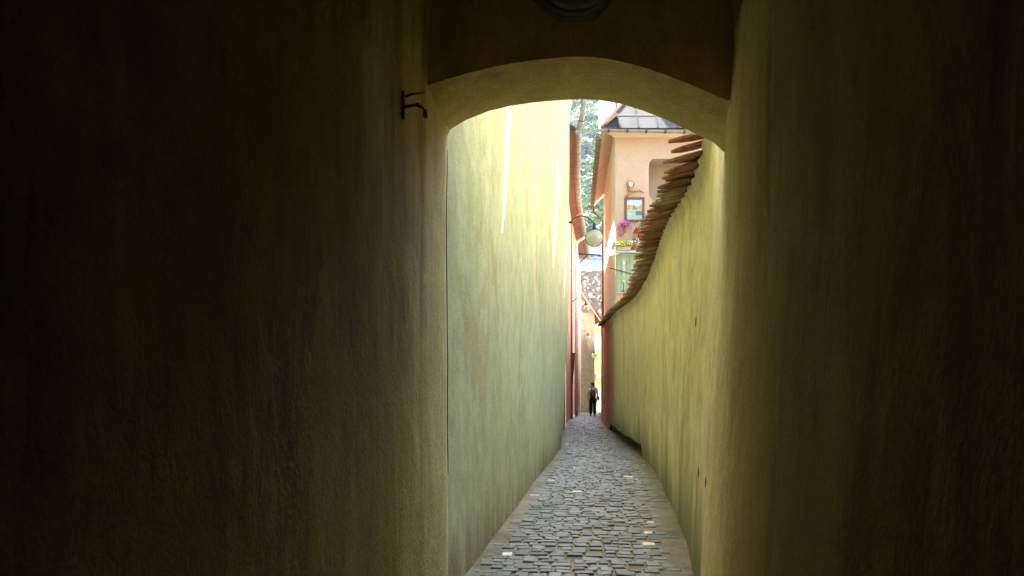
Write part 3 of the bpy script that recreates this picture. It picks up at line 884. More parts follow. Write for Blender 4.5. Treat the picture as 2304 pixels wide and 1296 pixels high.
half_gutter('front_gutter', at(1343, 291, 22.55), (at(1558, 295, 22.55)), 0.065, ph, 0.48)
half_gutter('side_gutter', (xg(22.75)-0.06, 22.75, ZG-0.06), (xg(31.8)-0.06, 31.8, ZG-0.06), 0.075, ph, 0.62)
pipe('downpipe', [(xg(31.8)-0.02, 31.8, ZG-0.1), (xg(31.8)-0.02, 31.8, ZG-0.28), (xe-0.07, 31.9, ZG-0.62), (xe-0.07, 31.9, 0.0)], 0.035, MAT['copper'], MAT['zinc_dark'], ph, 1.6)
# chimney behind the hip
c0 = at(1363, 268, 25.2); c1 = at(1384, 190, 25.2)
ch = MB().box((c0.x, 25.2, c0.z-0.25), (c1.x, 26.0, c1.z)).build('chimney', MAT['plaster_white'], ph)
MB().box((c0.x-.06, 25.14, c1.z), (c1.x+.06, 26.06, c1.z+.12)).build('chimney_cap', MAT['tile_far'], ch)
a = at(1392, 262, 24.4)
for k, (dx, dz, ry) in enumerate(((0, 0.05, 20), (0.10, 0.22, -15), (0.02, 0.36, 30), (0.18, 0.30, 5))):
    o = bpy.data.objects.new('ridge_tile', tiles[k]); o.location = Vector((a.x+dx+.25, 24.2, a.z+dz)) - world_loc(ph)
    o.rotation_euler = (R(25), R(ry), R(70)); o.parent = ph; COL.objects.link(o)

# things on the end wall -------------------------------------------------
YW = DF - 0.004
def onwall(px, py, out=0.0):
    p = at(px, py, DF); return Vector((p.x, DF - out, p.z))
def frame(name, x0, y0, x1, y1, bw, label, matf):
    a, b = onwall(x0, y1), onwall(x1, y0)
    root = empty(name, ((a.x+b.x)/2, DF, a.z), label, 'picture')
    t = bw/FPX*DF
    for n_, (u0, v0, u1, v1) in (('frame_rail', (a.x, b.z-t, b.x, b.z)), ('frame_rail', (a.x, a.z, b.x, a.z+t)), ('frame_stile', (a.x, a.z+t, a.x+t, b.z-t)), ('frame_stile', (b.x-t, a.z+t, b.x, b.z-t))):
        bevel_mod(MB().box((u0, DF-0.045, v0), (u1, DF-0.002, v1)).build(n_, matf, root), 0.008)
    return root, (a.x+t, a.z+t, b.x-t, b.z-t)
def canvas(root, r, fn, nx=26, nz=34):
    x0, z0, x1, z1 = r
    me = bpy.data.meshes.new('canvas')
    V = [(x0 + (x1-x0)*i/nx, DF-0.02, z0 + (z1-z0)*j/nz) for i in range(nx+1) for j in range(nz+1)]
    org = world_loc(root)
    me.from_pydata([Vector(v) - org for v in V], [], grid_faces(nx+1, nz+1))
    ca = me.color_attributes.new('paint', 'FLOAT_COLOR', 'POINT')
    for i in range(nx+1):
        for j in range(nz+1): ca.data[i*(nz+1)+j].color = (*fn(i/nx, j/nz), 1)
    t = NT('painted_canvas'); at_ = t.node('ShaderNodeAttribute'); at_.attribute_name = 'paint'
    t.color(at_.outputs['Color']); t.set(Roughness=0.5); t.bump(t.noise(t.pos(), 60, 3), 0.3, 0.005)
    me.materials.append(t.mat)
    o = bpy.data.objects.new('canvas', me); o.parent = root; COL.objects.link(o)
def landscape(u, v):
    n = mnoise.noise(Vector((u*6, v*6, 1)))*0.5; n2 = mnoise.noise(Vector((u*14, v*14, 5)))*0.5
    if v > 0.72 + 0.10*n2 + 0.05*math.sin(u*7): return (0.42+.2*n, 0.58+.15*n, 0.66+.1*n)
    if v > 0.50 + 0.04*n2:
        k = 0.5 + n2 + 0.3*math.sin(u*9)
        if k > 0.75: return (0.50, 0.19, 0.05)
        if k > 0.45: return (0.55, 0.40, 0.08)
        return (0.16, 0.20, 0.06)
    if u > 0.55 and 0.22 < v < 0.42 and u - 0.55 > (0.42-v)*0.2: return (0.10+.05*n, 0.13+.05*n, 0.14)
    k = math.sin(v*60 + u*8 + n*9)
    return (0.34+.10*k+.1*n, 0.42+.08*k, 0.33+.06*k)
root, r = frame('landscape_painting', 1405, 444, 1450, 500, 5.5, 'wood framed autumn river landscape painting on the pink wall', MAT['wood_frame'])
canvas(root, r, landscape)
def portrait(u, v):
    if (u-.5)**2/0.05 + (v-.62)**2/0.03 < 1 or (abs(u-.5) < 0.28 and v < 0.45): return (0.10, 0.06, 0.05)
    return (0.55, 0.40, 0.34)
root, r = frame('small_picture', 1457, 478, 1469, 503, 2.2, 'small dark framed portrait right of the landscape painting', MAT['wood_dark'])
canvas(root, r, portrait, 14, 22)
# driftwood ornament above the painting
dw = empty('driftwood_ornament', onwall(1417, 440), 'carved driftwood ornament hanging above the landscape painting', 'ornament')
m = MB()
hd = onwall(1418, 416, 0.05)
MB().sphere(hd, 0.105, 14, 10, sq=(0.95, 0.42, 1.15)).build('head', MAT['driftwood'], dw, smooth=True)
MB().sphere(hd + Vector((0.0, -0.045, -0.01)), 0.055, 12, 8, sq=(0.85, 0.4, 1.1)).build('face', MAT['plaster_white'], dw, smooth=True)
MB().tube([onwall(1417, 424, .05), onwall(1419, 432, .05), onwall(1421, 434, .05)], [.07, .05, .03], 10).build('neck', MAT['driftwood'], dw, smooth=True)
MB().tube([onwall(1420, 431, .05), onwall(1414, 437, .05), onwall(1409, 441, .04), onwall(1407, 446, .03)], [.035, .028, .022, .012], 8).build('branch', MAT['driftwood'], dw, smooth=True)
MB().tube([onwall(1420, 431, .05), onwall(1430, 431, .05), onwall(1438, 428, .04), onwall(1448, 434, .03)], [.035, .024, .026, .012], 8).build('branch', MAT['driftwood'], dw, smooth=True)

def pot_plant(name, px, py, potw, poth, label, petals, spread, rise, n_leaf=70, n_pet=40, trail=0.0, planter=False, leafmat='leaf', petal_r=0.028, seed=0, grp=None):
    """potted plant on a wall bracket; px,py = middle of the pot's foot"""
    r = random.Random(seed)
    b = onwall(px, py, 0.16); pw = potw/FPX*DF/2; h = poth/FPX*DF
    root = empty(name, b, label, 'plant', grp)
    if planter:
        bevel_mod(MB().hexa([b + Vector((-pw*.94, -.08, 0)), b + Vector((pw*.94, -.08, 0)), b + Vector((pw*.94, .1, 0)), b + Vector((-pw*.94, .1, 0))],
                  [b + Vector((-pw, -.10, h)), b + Vector((pw, -.10, h)), b + Vector((pw, .12, h)), b + Vector((-pw, .12, h))]).build('planter', MAT['planter'], root), 0.01)
    else:
        MB().lathe([(0.001, 0), (pw*.7, 0), (pw*.95, h*.8), (pw*1.08, h*.8), (pw*1.08, h), (pw*.9, h), (pw*.85, h*.85), (0.001, h*.85)], b, 'Z', 16).build('pot', MAT['terracotta'], root, smooth=False)
    MB().tube([b + Vector((0, 0.15, h*.4)), b + Vector((0, -0.02, h*.4))], 0.012, 6).build('bracket', MAT['iron'], root)
    m = MB()
    def leaf(c, s):
        d1 = Vector((r.uniform(-1, 1), r.uniform(-1, 0.3), r.uniform(-.4, 1))).normalized()
        d2 = d1.cross(Vector((r.uniform(-1, 1), r.uniform(-1, 1), r.uniform(-1, 1)))).normalized()
        m.add([c, c + d1*s + d2*s*.45, c + d1*s*2, c + d1*s - d2*s*.45], [(0, 1, 2, 3)])
    def spot():
        a = r.uniform(0, 2*math.pi); q = r.random()**.5
        x = math.cos(a)*q*spread; y = math.sin(a)*q*min(spread, 0.13)
        z = h + r.uniform(0, 1)*rise*(1-.5*q*q)
        if trail and r.random() < trail: z = h - r.uniform(-.05, .22); x = -spread*r.uniform(.5, 1.05)
        return b + Vector((x, y, z))
    for _ in range(n_leaf): leaf(spot(), 0.035)
    m.build('foliage', MAT[leafmat], root)
    for pm, share in petals:
        m = MB()
        for _ in range(int(n_pet*share)):
            c = spot() + Vector((0, -.03, .02))
            m.sphere(c, petal_r*r.uniform(.7, 1.2), 6, 4, sq=(1, .7, .8))
        m.build('blossom', MAT[pm], root, smooth=True)
    return root
pot_plant('flower_pot', 1404, 524, 9, 8, 'potted pink petunia trailing on the pink wall below the painting', [('petal_pink', 1.0)], 0.18, 0.20, 50, 46, 0.2, seed=1)
pot_plant('flower_pot', 1438, 533, 10, 6, 'red flowering pot right of the pink petunia on the wall', [('petal_red', 1.0)], 0.19, 0.12, 30, 34, 0.25, seed=2, petal_r=.032)
pot_plant('flower_pot', 1453, 524, 9, 8, 'leafy green pot with pale tips beside the tile coping', [('petal_white', .4)], 0.24, 0.24, 120, 22, 0.1, seed=3, petal_r=.02)
pot_plant('flower_pot', 1427, 561, 10, 9, 'clay pot of white flowers next to the yellow flower box', [('petal_white', 1.0)], 0.18, 0.14, 50, 34, seed=4, petal_r=.03)
pot_plant('flower_box', 1402, 566, 30, 8, 'long flower box of yellow green blooms above the green shutter', [('petal_yellow', .6), ('petal_lime', .6)], 0.24, 0.14, 90, 80, planter=True, seed=5)

# sage green boarded shutter, its blue ledge and what hangs on it
a, b = onwall(1388, 660), onwall(1462, 572)
shut = empty('green_shutter', ((a.x+b.x)/2, DF, a.z), 'sage green boarded shutter low on the pink end wall', 'shutter')
xs = [1388, 1397, 1410, 1417, 1432, 1448, 1464]
for k in range(len(xs)-1):
    x0, x1 = onwall(xs[k], 600).x, onwall(xs[k+1], 600).x
    MB().box((x0+.005, DF-0.032 - (k % 2)*.004, a.z+0.03), (x1-.005, DF-0.003, b.z-.05)).build('board', MAT['shutter'], shut)
MB().box((a.x-.02, DF-0.05, b.z-.05), (b.x, DF-.003, b.z+.01)).build('top_rail', MAT['shutter'], shut)
MB().box((a.x-.02, DF-0.045, a.z-.01), (b.x, DF-.003, a.z+.03)).build('bottom_rail', MAT['planter'], shut)
MB().box((a.x+.02, DF-0.02, a.z+.02), (b.x-.02, DF-.001, b.z-.04)).build('backing', MAT['wood_dark'], shut)
p = onwall(1386, 568)
bl = MB().box((p.x-.02, DF-0.20, p.z-.03), (onwall(1462, 568).x, DF-0.002, p.z+.02)).build('shutter_ledge', MAT['blue_rail'], None, label='pale blue painted ledge over the green shutter', cat='ledge')
bevel_mod(bl, 0.01)
rod = empty('wind_chime', onwall(1403, 622), 'slender white wind chime hanging on the green shutter', 'wind chime')
MB().tube([onwall(1403.5, 585, .05), onwall(1403, 622, .05)], 0.012, 8).build('chime_rod', MAT['white'], rod)
MB().prism([onwall(1400, 593, .06), onwall(1403, 588, .06), onwall(1406.5, 593, .06), onwall(1403.5, 598, .06)], (0, .01, 0)).build('vane', MAT['white'], rod)
MB().tube([onwall(1403.5, 584, .05), onwall(1403.5, 584, -.01)], 0.006, 6).build('hook', MAT['iron'], rod)
st = empty('green_wall_ornament', onwall(1402, 656), 'small green leaf ornament on a stem low on the shutter', 'ornament')
MB().tube([onwall(1402, 656, .035), onwall(1402.5, 640, .04), onwall(1402, 635, .045)], 0.009, 6).build('stem', MAT['iron'], st)
MB().sphere(onwall(1402, 634, .05), 0.05, 9, 6, sq=(1, .4, .8)).build('leaf', MAT['petal_lime'], st)
MB().box(onwall(1398.5, 657, .05), onwall(1405, 655, .0)).build('foot', MAT['iron'], st)
fig = empty('dark_wall_figure', onwall(1431, 620), 'dark elongated carved figure hanging on the right of the green shutter', 'ornament')
MB().tube([onwall(1432, 589, .05), onwall(1434, 596, .06), onwall(1434, 606, .06), onwall(1432, 611, .06)], [.03, .035, .028, .02], 9).build('carving', MAT['wood_dark'], fig, smooth=True)
MB().prism([onwall(1428, 609, .05), onwall(1434, 607, .05), onwall(1437, 610, .05), onwall(1433, 619, .05), onwall(1431, 621, .05), onwall(1429, 616, .05)], (0, .03, 0)).build('base_plate', MAT['slate'], fig)
MB().tube([onwall(1371, 604, .05), onwall(1386, 607, .06), onwall(1402, 612, .07), onwall(1430, 620, .07), onwall(1448, 626, .07)], 0.011, 6).build('wall_cable', MAT['iron'], None, label='thin black cable slanting across the green shutter', cat='cable')

# unseen house added behind the garden to cut sky light on the left wall
nb = empty('garden_neighbour_house', (8.5, 13, -0.9), 'plain peach neighbour house behind the garden wall', 'building')
MB().box((5.6, 4.7, -.9), (12, 21.5, 7.4)).build('wall', MAT['plaster_peach'], nb)
MB().hexa([(5.2, 4.6, 7.4), (12.4, 4.6, 7.4), (12.4, 21.8, 7.4), (5.2, 21.8, 7.4)], [(8.7, 4.6, 10.4), (8.9, 4.6, 10.4), (8.9, 21.8, 10.4), (8.7, 21.8, 10.4)]).build('roof', MAT['tile_far'], nb)

# ------------------------------------------------------------------ orange and peach house further along the left
D2, D3 = 25.59, 55.0
ZE2 = 8.35
oh = empty('orange_house', (2.2, 40, -0.3), 'long orange and peach house further along the left side', 'building')
def wl2(d): return XL(d) + 0.02
for nm, a, b, mt in (('wall', D2, 41.5, MAT['plaster_orange']), ('wall', 41.5, D3, MAT['plaster_peach'])):
    dd = frange(a, b, 0.5); zz = frange(-0.8, ZE2+0.1, 0.5)
    V = [(wl2(d) + und(d, z, 31.0) + (0.03 if mt is MAT['plaster_peach'] else 0), d, z) for d in dd for z in zz]
    MB().add(V, grid_faces(len(dd), len(zz))).build(nm, mt, oh, smooth=True)
m = MB()
m.add([(-5, D2, -.8), (wl2(D2), D2, -.8), (wl2(D2), D2, ZE2+.1), (-5, D2, ZE2+.1)], [(0, 1, 2, 3)])
m.build('end_wall', MAT['plaster_orange'], oh)
m = MB()
m.add([(-5, D3, -.8), (wl2(D3)+.03, D3, -.8), (wl2(D3)+.03, D3, ZE2+.1), (-5, D3, ZE2+.1)], [(3, 2, 1, 0)])
m.build('end_wall', MAT['plaster_peach'], oh)
dd = frange(D2-.1, 51, 0.6)
OV = lambda d: 0.34 + 0.22*smooth01(30, 51, d)
MB().add([(wl2(d)+off-0.05*(off == 0), d, ZE2 + 0.05 + dz) for d in dd for off, dz in ((0, 0.0), (OV(d)-0.06, 0.03), (OV(d)-0.06, 0.06))], grid_faces(len(dd), 3)).build('eave_soffit', MAT['soffit'], oh)
V = []
for d in dd: V += [(wl2(d)+OV(d)-.04, d, ZE2+.125), (wl2(d)-3.4, d, ZE2+3.2), (wl2(d)-6, d, ZE2+.4)]
MB().add(V, grid_faces(len(dd), 3)).build('roof', MAT['tile_far'], oh)
gpts = [(wl2(d)+OV(d)+0.03, d, ZE2+0.06) for d in frange(25.55, 50.5, 2.5)]
for k in range(len(gpts)-1):
    half_gutter('gutter', gpts[k], gpts[k+1], 0.10, oh, 0.83)
d = 43.0
pipe('downpipe', [(wl2(d)+OV(d)+.03, d, ZE2), (wl2(d)+OV(d)-.08, d, ZE2-.12), (wl2(d)+.14, d, ZE2-.28), (wl2(d)+.10, d, ZE2-.45), (wl2(d)+.10, d, G(d))], 0.065, MAT['cream_pipe'], MAT['copper'], oh, 2.6)
d = 37.0
pipe('downpipe', [(wl2(d)+OV(d)+.03, d, ZE2), (wl2(d)+.06, d, ZE2-.4), (wl2(d)+.06, d, G(d))], 0.04, MAT['copper'], MAT['wood_dark'], oh, 1.4)
a = Vector((wl2(36.6)+.14, 36.6, 0))
MB().hexa([(a.x-.05, 36.5, 1.15), (a.x-.02, 36.5, 1.15), (a.x-.02, 36.6, 1.15), (a.x-.05, 36.6, 1.15)],
          [(a.x-.10, 36.4, 2.45), (a.x+.07, 36.4, 2.45), (a.x+.07, 36.7, 2.45), (a.x-.10, 36.7, 2.45)]).build('hopper', MAT['wood_dark'], oh)

# iron tie bracket spanning the alley
tb = empty('iron_tie_bar', at(1305, 573, 45.0), 'dark iron bar with a brace spanning the alley under the gutter', 'bar')
MB().tube([at(1303, 571, 45), at(1352, 574, 45)], 0.04, 8).build('bar', MAT['iron'], tb)
MB().tube([at(1304, 592, 45), at(1323, 573, 45)], 0.028, 8).build('brace', MAT['iron'], tb)

# ------------------------------------------------------------------ street lamps on swan-neck brackets
def lamp_proto(label):
    """lamp hanging from a bracket fixed to a wall at the origin, arm towards +X"""
    root = empty('street_lamp', (0, 0, 0), label, 'street lamp', 'globe lamps along the alley')
    MB().tube([(0, 0, 0), (.05, 0, .055), (.12, 0, .10), (.20, 0, .118), (.29, 0, .10), (.36, 0, .055), (.415, 0, -.01), (.43, 0, -.035)], 0.0105, 8).build('bracket_arm', MAT['iron'], root, smooth=True)
    MB().lathe([(0.001, -.012), (.045, -.012), (.045, .012), (.001, .012)], (-0.0, 0, 0), 'Z', 10).build('wall_rose', MAT['iron'], root)
    c = Vector((.43, 0, -.275)); r = .152
    MB().lathe([(.001, .245), (.026, .245), (.026, .19), (.001, .19)], c, 'Z', 12).build('socket', MAT['white'], root)
    MB().lathe([(.020, .262), (.030, .255), (.028, .19), (.040, .185), (.045, .165), (.058, .14), (.085, .128), (.092, .10), (.088, .10), (.05, .13)], c, 'Z', 20).build('cap', MAT['iron'], root, smooth=True)
    MB().sphere(c, r, 28, 18).build('globe', MAT['globe'], root, smooth=True)
    n = 40; m = MB()
    m.tube([c + Vector((math.cos(2*math.pi*k/n)*(r+.004), 0, math.sin(2*math.pi*k/n)*(r+.004))) for k in range(n+1)], 0.008, 6, caps=False)
    m.build('guard_ring', MAT['iron'], root, smooth=True)
    MB().sphere(c + Vector((0, 0, .01)), .042, 12, 8, sq=(1, 1, 1.3)).build('bulb', MAT['white'], root, smooth=True)
    return root
def copy_thing(src, loc, rz, s, label):
    r = src.copy(); COL.objects.link(r); r.location = loc; r.rotation_euler = (0, 0, rz); r.scale = (s, s, s); r['label'] = label
    for c in list(src.children):
        k = c.copy(); COL.objects.link(k); k.parent = r
        for g in c.children:
            q = g.copy(); COL.objects.link(q); q.parent = k
    return r
lamp1 = lamp_proto('nearest globe lamp on a black swan neck at the yellow house corner')
def place_lamp(l, px, py, d, s):
    c = at(px, py, d); l.location = (c.x - .43*s, d, c.z + .275*s)
place_lamp(lamp1, 1337, 535, 15.9, 1.0)
l2 = copy_thing(lamp1, (0, 0, 0), 0, 1.2, 'second globe lamp hanging on the peach house below the eaves'); place_lamp(l2, 1318, 695, 37.5, 1.2)
l3 = copy_thing(lamp1, (0, 0, 0), 0, 1.25, 'third globe lamp before the grey green wall at the bend'); place_lamp(l3, 1323, 761, 54.0, 1.25)
l4 = copy_thing(lamp1, (0, 0, 0), R(180), 1.1, 'farthest globe lamp on the right before the yellow house')
c = at(1337, 800, 54.5); l4.location = (c.x + .43*1.1, 54.5, c.z + .275*1.1)

# ------------------------------------------------------------------ house at the bend with a mossy verge
D4 = 56.2
bh = empty('bend_house', (4.7, D4, -0.6), 'grey green house at the bend with a mossy tiled verge', 'building')
x0, x1 = 3.6, at(1338, 800, D4).x
zl, zr = at(1308, 660, D4).z, at(1338, 706, D4).z
zm = at(1320, 770, D4).z
m = MB(); NX, NZ_ = 12, 24
V = []
for i in range(NX+1):
    x = x0 + (x1-x0)*i/NX; zt_ = zl + 0.2 + (zr-zl)*(x - at(1308, 0, D4).x)/(x1 - at(1308, 0, D4).x)
    for j in range(NZ_+1):
        z = -0.9 + (zt_+0.9)*j/NZ_; V.append((x, D4 + 0.02*mnoise.noise(Vector((x, z, 4))), z))
MAT['plaster_bend'] = plaster('render_peach_over_grey', (0.52, 0.34, 0.21), (0.55, 0.39, 0.26), (0.48, 0.31, 0.19), (0.36, 0.23, 0.15), 0.4, 0.3, 0.4,
                              low_stain=((0.07, 0.092, 0.066), 1.0), low=(3.2, 5.0), seed=2.9)
m.add(V, grid_faces(NX+1, NZ_+1)); m.build('front_wall', MAT['plaster_bend'], bh, smooth=True)
m = MB(); m.add([(x1, D4, -.9), (x1+0.6, 70, -.9), (x1+0.6, 70, zr), (x1, D4, zr)], [(0, 1, 2, 3)]); m.build('side_wall', MAT['plaster_yellow'], bh)
va, vb = at(1309, 655, D4), at(1353, 722, D4)
m = MB(); dvv = (vb-va)
m.hexa([va + Vector((-1.5, -.25, 1.5*1.5*.7)), vb + Vector((0, -.25, 0)), vb + Vector((0, -.25, .12)), va + Vector((-1.5, -.25, 1.5*1.5*.7+.12))],
       [va + Vector((-1.5, 10, 1.5*1.5*.7)), vb + Vector((0, 10, 0)), vb + Vector((0, 10, .12)), va + Vector((-1.5, 10, 1.5*1.5*.7+.12))])
m.build('roof', MAT['tile_far'], bh)
for k in range(22):
    t = (k+.5)/22; p = va.lerp(vb, t) + Vector((0, -.3, .12))
    o = bpy.data.objects.new('verge_tile', tiles[k % 8]); o.location = p - world_loc(bh); o.scale = (.55, 1.6, 1.6)
    o.rotation_euler = (0, R(55), R(8)*rt.uniform(-1, 1)); o.parent = bh; COL.objects.link(o)
MB().hexa([va + Vector((-.1, -.31, -.12)), vb + Vector((-.05, -.31, -.12)), vb + Vector((-.05, -.26, -.12)), va + Vector((-.1, -.26, -.12))],
          [va + Vector((-.1, -.31, 0)), vb + Vector((-.05, -.31, 0)), vb + Vector((-.05, -.26, 0)), va + Vector((-.1, -.26, 0))]).build('barge_board', MAT['cream_pipe'], bh)

# right-hand house beyond the pink one
rh = empty('rust_house', (5, 44, -0.4), 'narrow rust coloured house wall beyond the pink house', 'building')
dd = frange(DE+0.05, 55, 0.6); zz = frange(-0.9, 4.2, 0.5)
MB().add([(XR(d)+0.02 + und(d, z, 41), d, z) for d in dd for z in zz], grid_faces(len(dd), len(zz), True)).build('wall', MAT['plaster_rose'], rh, smooth=True)
m = MB(); m.add([(XR(55)+.02, 55, -.9), (11, 55, -.9), (11, 55, 4.2), (XR(55)+.02, 55, 4.2)], [(3, 2, 1, 0)]); m.build('end_wall', MAT['plaster_rose'], rh)
m = MB(); m.hexa([(XR(DE)-.02, DE+.1, 4.2), (XR(55)-.02, 55, 4.2), (12, 55, 4.2), (12, DE+.1, 4.2)], [(XR(DE)+3, DE+.1, 6.2), (XR(55)+3, 55, 6.2), (XR(55)+3.2, 55, 6.2), (XR(DE)+3.2, DE+.1, 6.2)])
m.build('roof', MAT['tile_far'], rh)

# ------------------------------------------------------------------ yellow house across the sunny street
D5 = 76.0
yh = empty('yellow_house', (8, D5, -0.6), 'bright yellow house across the sunny street at the far end', 'building')
def slab(nm, px0, py0, px1, py1, d, mat, parent, thick=0.1):
    a, b = at(px0, py1, d), at(px1, py0, d)
    return MB().box((a.x, d, a.z), (b.x, d+thick, b.z)).build(nm, mat, parent)
slab('upper_wall', 1200, 736, 1440, 846, D5, MAT['plaster_yellow'], yh, 6)
slab('cornice', 1200, 727, 1440, 735.8, D5-.25, MAT['plaster_white'], yh, 6)
slab('string_course', 1200, 741, 1440, 745, D5-.08, MAT['orange_band'], yh, .07)
slab('pale_panel', 1338, 752, 1353, 786, D5-.05, MAT['planter'], yh, .04)
slab('lower_wall', 1200, 847, 1440, 925, D5, MAT['plaster_olive'], yh, 6)
m = MB(); pts = [at(1338, 921, D5), at(1338, 880, D5), at(1342, 871, D5), at(1349, 866, D5), at(1358, 864, D5), at(1367, 866, D5), at(1374, 871, D5), at(1378, 880, D5), at(1378, 921, D5)]
m.prism([p + Vector((0, -.10, 0)) for p in pts], (0, .09, 0)); m.build('arched_door', MAT['plaster_pink'], yh)
m = MB(); m.tube([p + Vector((0, -.12, 0)) for p in pts], .09, 8); m.build('arch_moulding', MAT['plaster_yellow'], yh)
slab('door_step', 1325, 918, 1400, 925, D5-.6, MAT['street_far'], yh, .5)
hx0 = at(1344, 851, D5-.5); hx1 = at(1352, 842, D5-.5)
ac = empty('wall_box', ((hx0.x+hx1.x)/2, D5-.5, hx0.z), 'small white box on the yellow house above its arched door', 'box')
bevel_mod(MB().box((hx0.x, D5-.5, hx0.z), (hx1.x, D5-.02, hx1.z)).build('casing', MAT['white'], ac), .02)
MB().box((hx0.x-.12, D5-.45, hx0.z-.05), (hx0.x, D5-.05, hx1.z+.05)).build('bracket_plate', MAT['copper'], ac)
m = MB(); a = at(1200, 727, D5); b = at(1440, 727, D5)
m.hexa([(a.x, D5-.4, a.z), (b.x, D5-.4, a.z), (b.x, D5+7, a.z), (a.x, D5+7, a.z)], [(a.x, D5+3, a.z+.5), (b.x, D5+3, a.z+.5), (b.x, D5+3.3, a.z+.5), (a.x, D5+3.3, a.z+.5)]); m.build('roof', MAT['tile_far'], yh)

# ------------------------------------------------------------------ brown tiled roof behind it
D6 = 92.0
th = empty('tiled_roof_house', (10, D6, -0.9), 'house with a broad brown tiled roof above the bend', 'building')
p0, p1 = at(1240, 745, D6), at(1480, 745, D6); zr6 = at(1330, 609, D6+6).z
MB().box((p0.x, D6+.5, -.9), (p1.x, D6+11, p0.z-.02)).build('wall', MAT['plaster_white'], th)
MB().hexa([(p0.x-.3, D6, p0.z), (p1.x+.3, D6, p0.z), (p1.x+.3, D6+12, p0.z), (p0.x-.3, D6+12, p0.z)], [(p0.x-.3, D6+5.9, zr6), (p1.x+.3, D6+5.9, zr6), (p1.x+.3, D6+6.1, zr6), (p0.x-.3, D6+6.1, zr6)]).build('roof_deck', MAT['slate'], th)
m = MB(); r = random.Random(3)
u = Vector((0, 5.9, zr6 - p0.z)).normalized(); L = math.hypot(5.9, zr6-p0.z); nrm = Vector((0, -u.z, u.y))
rows = int(L/0.27); cols = int((p1.x-p0.x+.6)/0.24)
for j in range(rows):
    for i in range(cols):
        c = Vector((p0.x-.3 + (i+.5*(j % 2))*0.24, D6, p0.z)) + u*(j*0.27) + nrm*(0.07 + r.uniform(0, .04))
        w = Vector((0.105, 0, 0)); t2 = u*0.34 - nrm*0.03
        m.add([c-w, c-w*.6-u*.05, c+w*.6-u*.05, c+w, c+w+t2, c-w+t2], [(0, 1, 2, 3, 4, 5)], 1 if r.random() < .22 else (2 if r.random() < .015 else 0))
MAT['tile_a'] = plain('roof_tile_brown', (0.075, 0.05, 0.034), 0.95, var=0.5, scale=4, bump=0, spec=0.05)
MAT['tile_b'] = plain('roof_tile_pale', (0.19, 0.14, 0.09), 0.95, var=0.3, scale=4, bump=0, spec=0.05)
m.build('roof_tiles', [MAT['tile_a'], MAT['tile_b'], MAT['white']], th, kind='stuff')
MB().tube([(p0.x-.3, D6+6, zr6+.05), (p1.x+.3, D6+6, zr6+.05)], .16, 8).build('ridge', MAT['cream_pipe'], th, smooth=True)
ck = MB().box((at(1326, 640, D6+3).x, D6+3.1, p0.z+2.4), (at(1332, 640, D6+3).x, D6+3.7, p0.z+4.2)).build('skylight', MAT['white'], th)

# pale blue house with slate roof
D7 = 118.0
bl7 = empty('blue_house', (11, D7, -0.9), 'pale blue house with slate roof and two white dormers', 'building')
a, b = at(1240, 640, D7), at(1460, 583, D7)
MB().box((a.x, D7, -.9), (b.x, D7+9, b.z)).build('wall', MAT['blue_wall'], bl7)
slab('plinth_band', 1240, 601, 1460, 606, D7-.1, MAT['petal_yellow'], bl7, .09)
for i in range(10):
    x = 1262 + i*15.5
    w = slab('window', x, 587, x+9.5, 597, D7-.06, MAT['white'], bl7, .05)
    q = slab('pane', x+.8, 587.8, x+4.5, 596.2, D7-.075, MAT['glass_far'], None, .012); q.parent = w; q.location = q.location - world_loc(w)
    q = slab('pane', x+5.1, 587.8, x+8.7, 596.2, D7-.075, MAT['glass_far'], None, .012); q.parent = w; q.location = q.location - world_loc(w)
zt7 = at(1330, 541, D7+4.5).z
MB().hexa([(a.x-.3, D7-.4, b.z), (b.x+.3, D7-.4, b.z), (b.x+.3, D7+9.4, b.z), (a.x-.3, D7+9.4, b.z)], [(a.x-.3, D7+4.4, zt7), (b.x+.3, D7+4.4, zt7), (b.x+.3, D7+4.6, zt7), (a.x-.3, D7+4.6, zt7)]).build('roof', MAT['slate'], bl7)
for px in (1288, 1328, 1348, 1390):
    c = at(px, 569, D7+.6)
    dm = MB().box((c.x-.3, D7+.6, c.z-.35), (c.x+.3, D7+2.5, c.z+.1)).build('dormer', MAT['white'], bl7)
    MB().box((c.x-.2, D7+.58, c.z-.28), (c.x+.2, D7+.6-.002, c.z-.02)).build('pane', MAT['glass_far'], dm)
    MB().prism([(c.x-.4, D7+.5, c.z+.1), (c.x+.4, D7+.5, c.z+.1), (c.x, D7+.5, c.z+.45)], (0, 2, 0)).build('dormer_roof', MAT['white'], dm)

# ------------------------------------------------------------------ wooded hillside
def hill_z(x, y):
    return 10 + max(0, y-128)*0.46 + 5*mnoise.noise(Vector((x*.012, y*.012, 0))) + 2*mnoise.noise(Vector((x*.04, y*.04, 3)))
hx_ = frange(-160, 240, 16); hy_ = frange(128, 432, 16)
m = MB(); m.add([(x, y, hill_z(x, y) if y > 128.5 else -1) for x in hx_ for y in hy_], grid_faces(len(hx_), len(hy_)))
m.build('hillside', MAT['hill'], kind='structure', smooth=True, origin=(40, 280, 0))

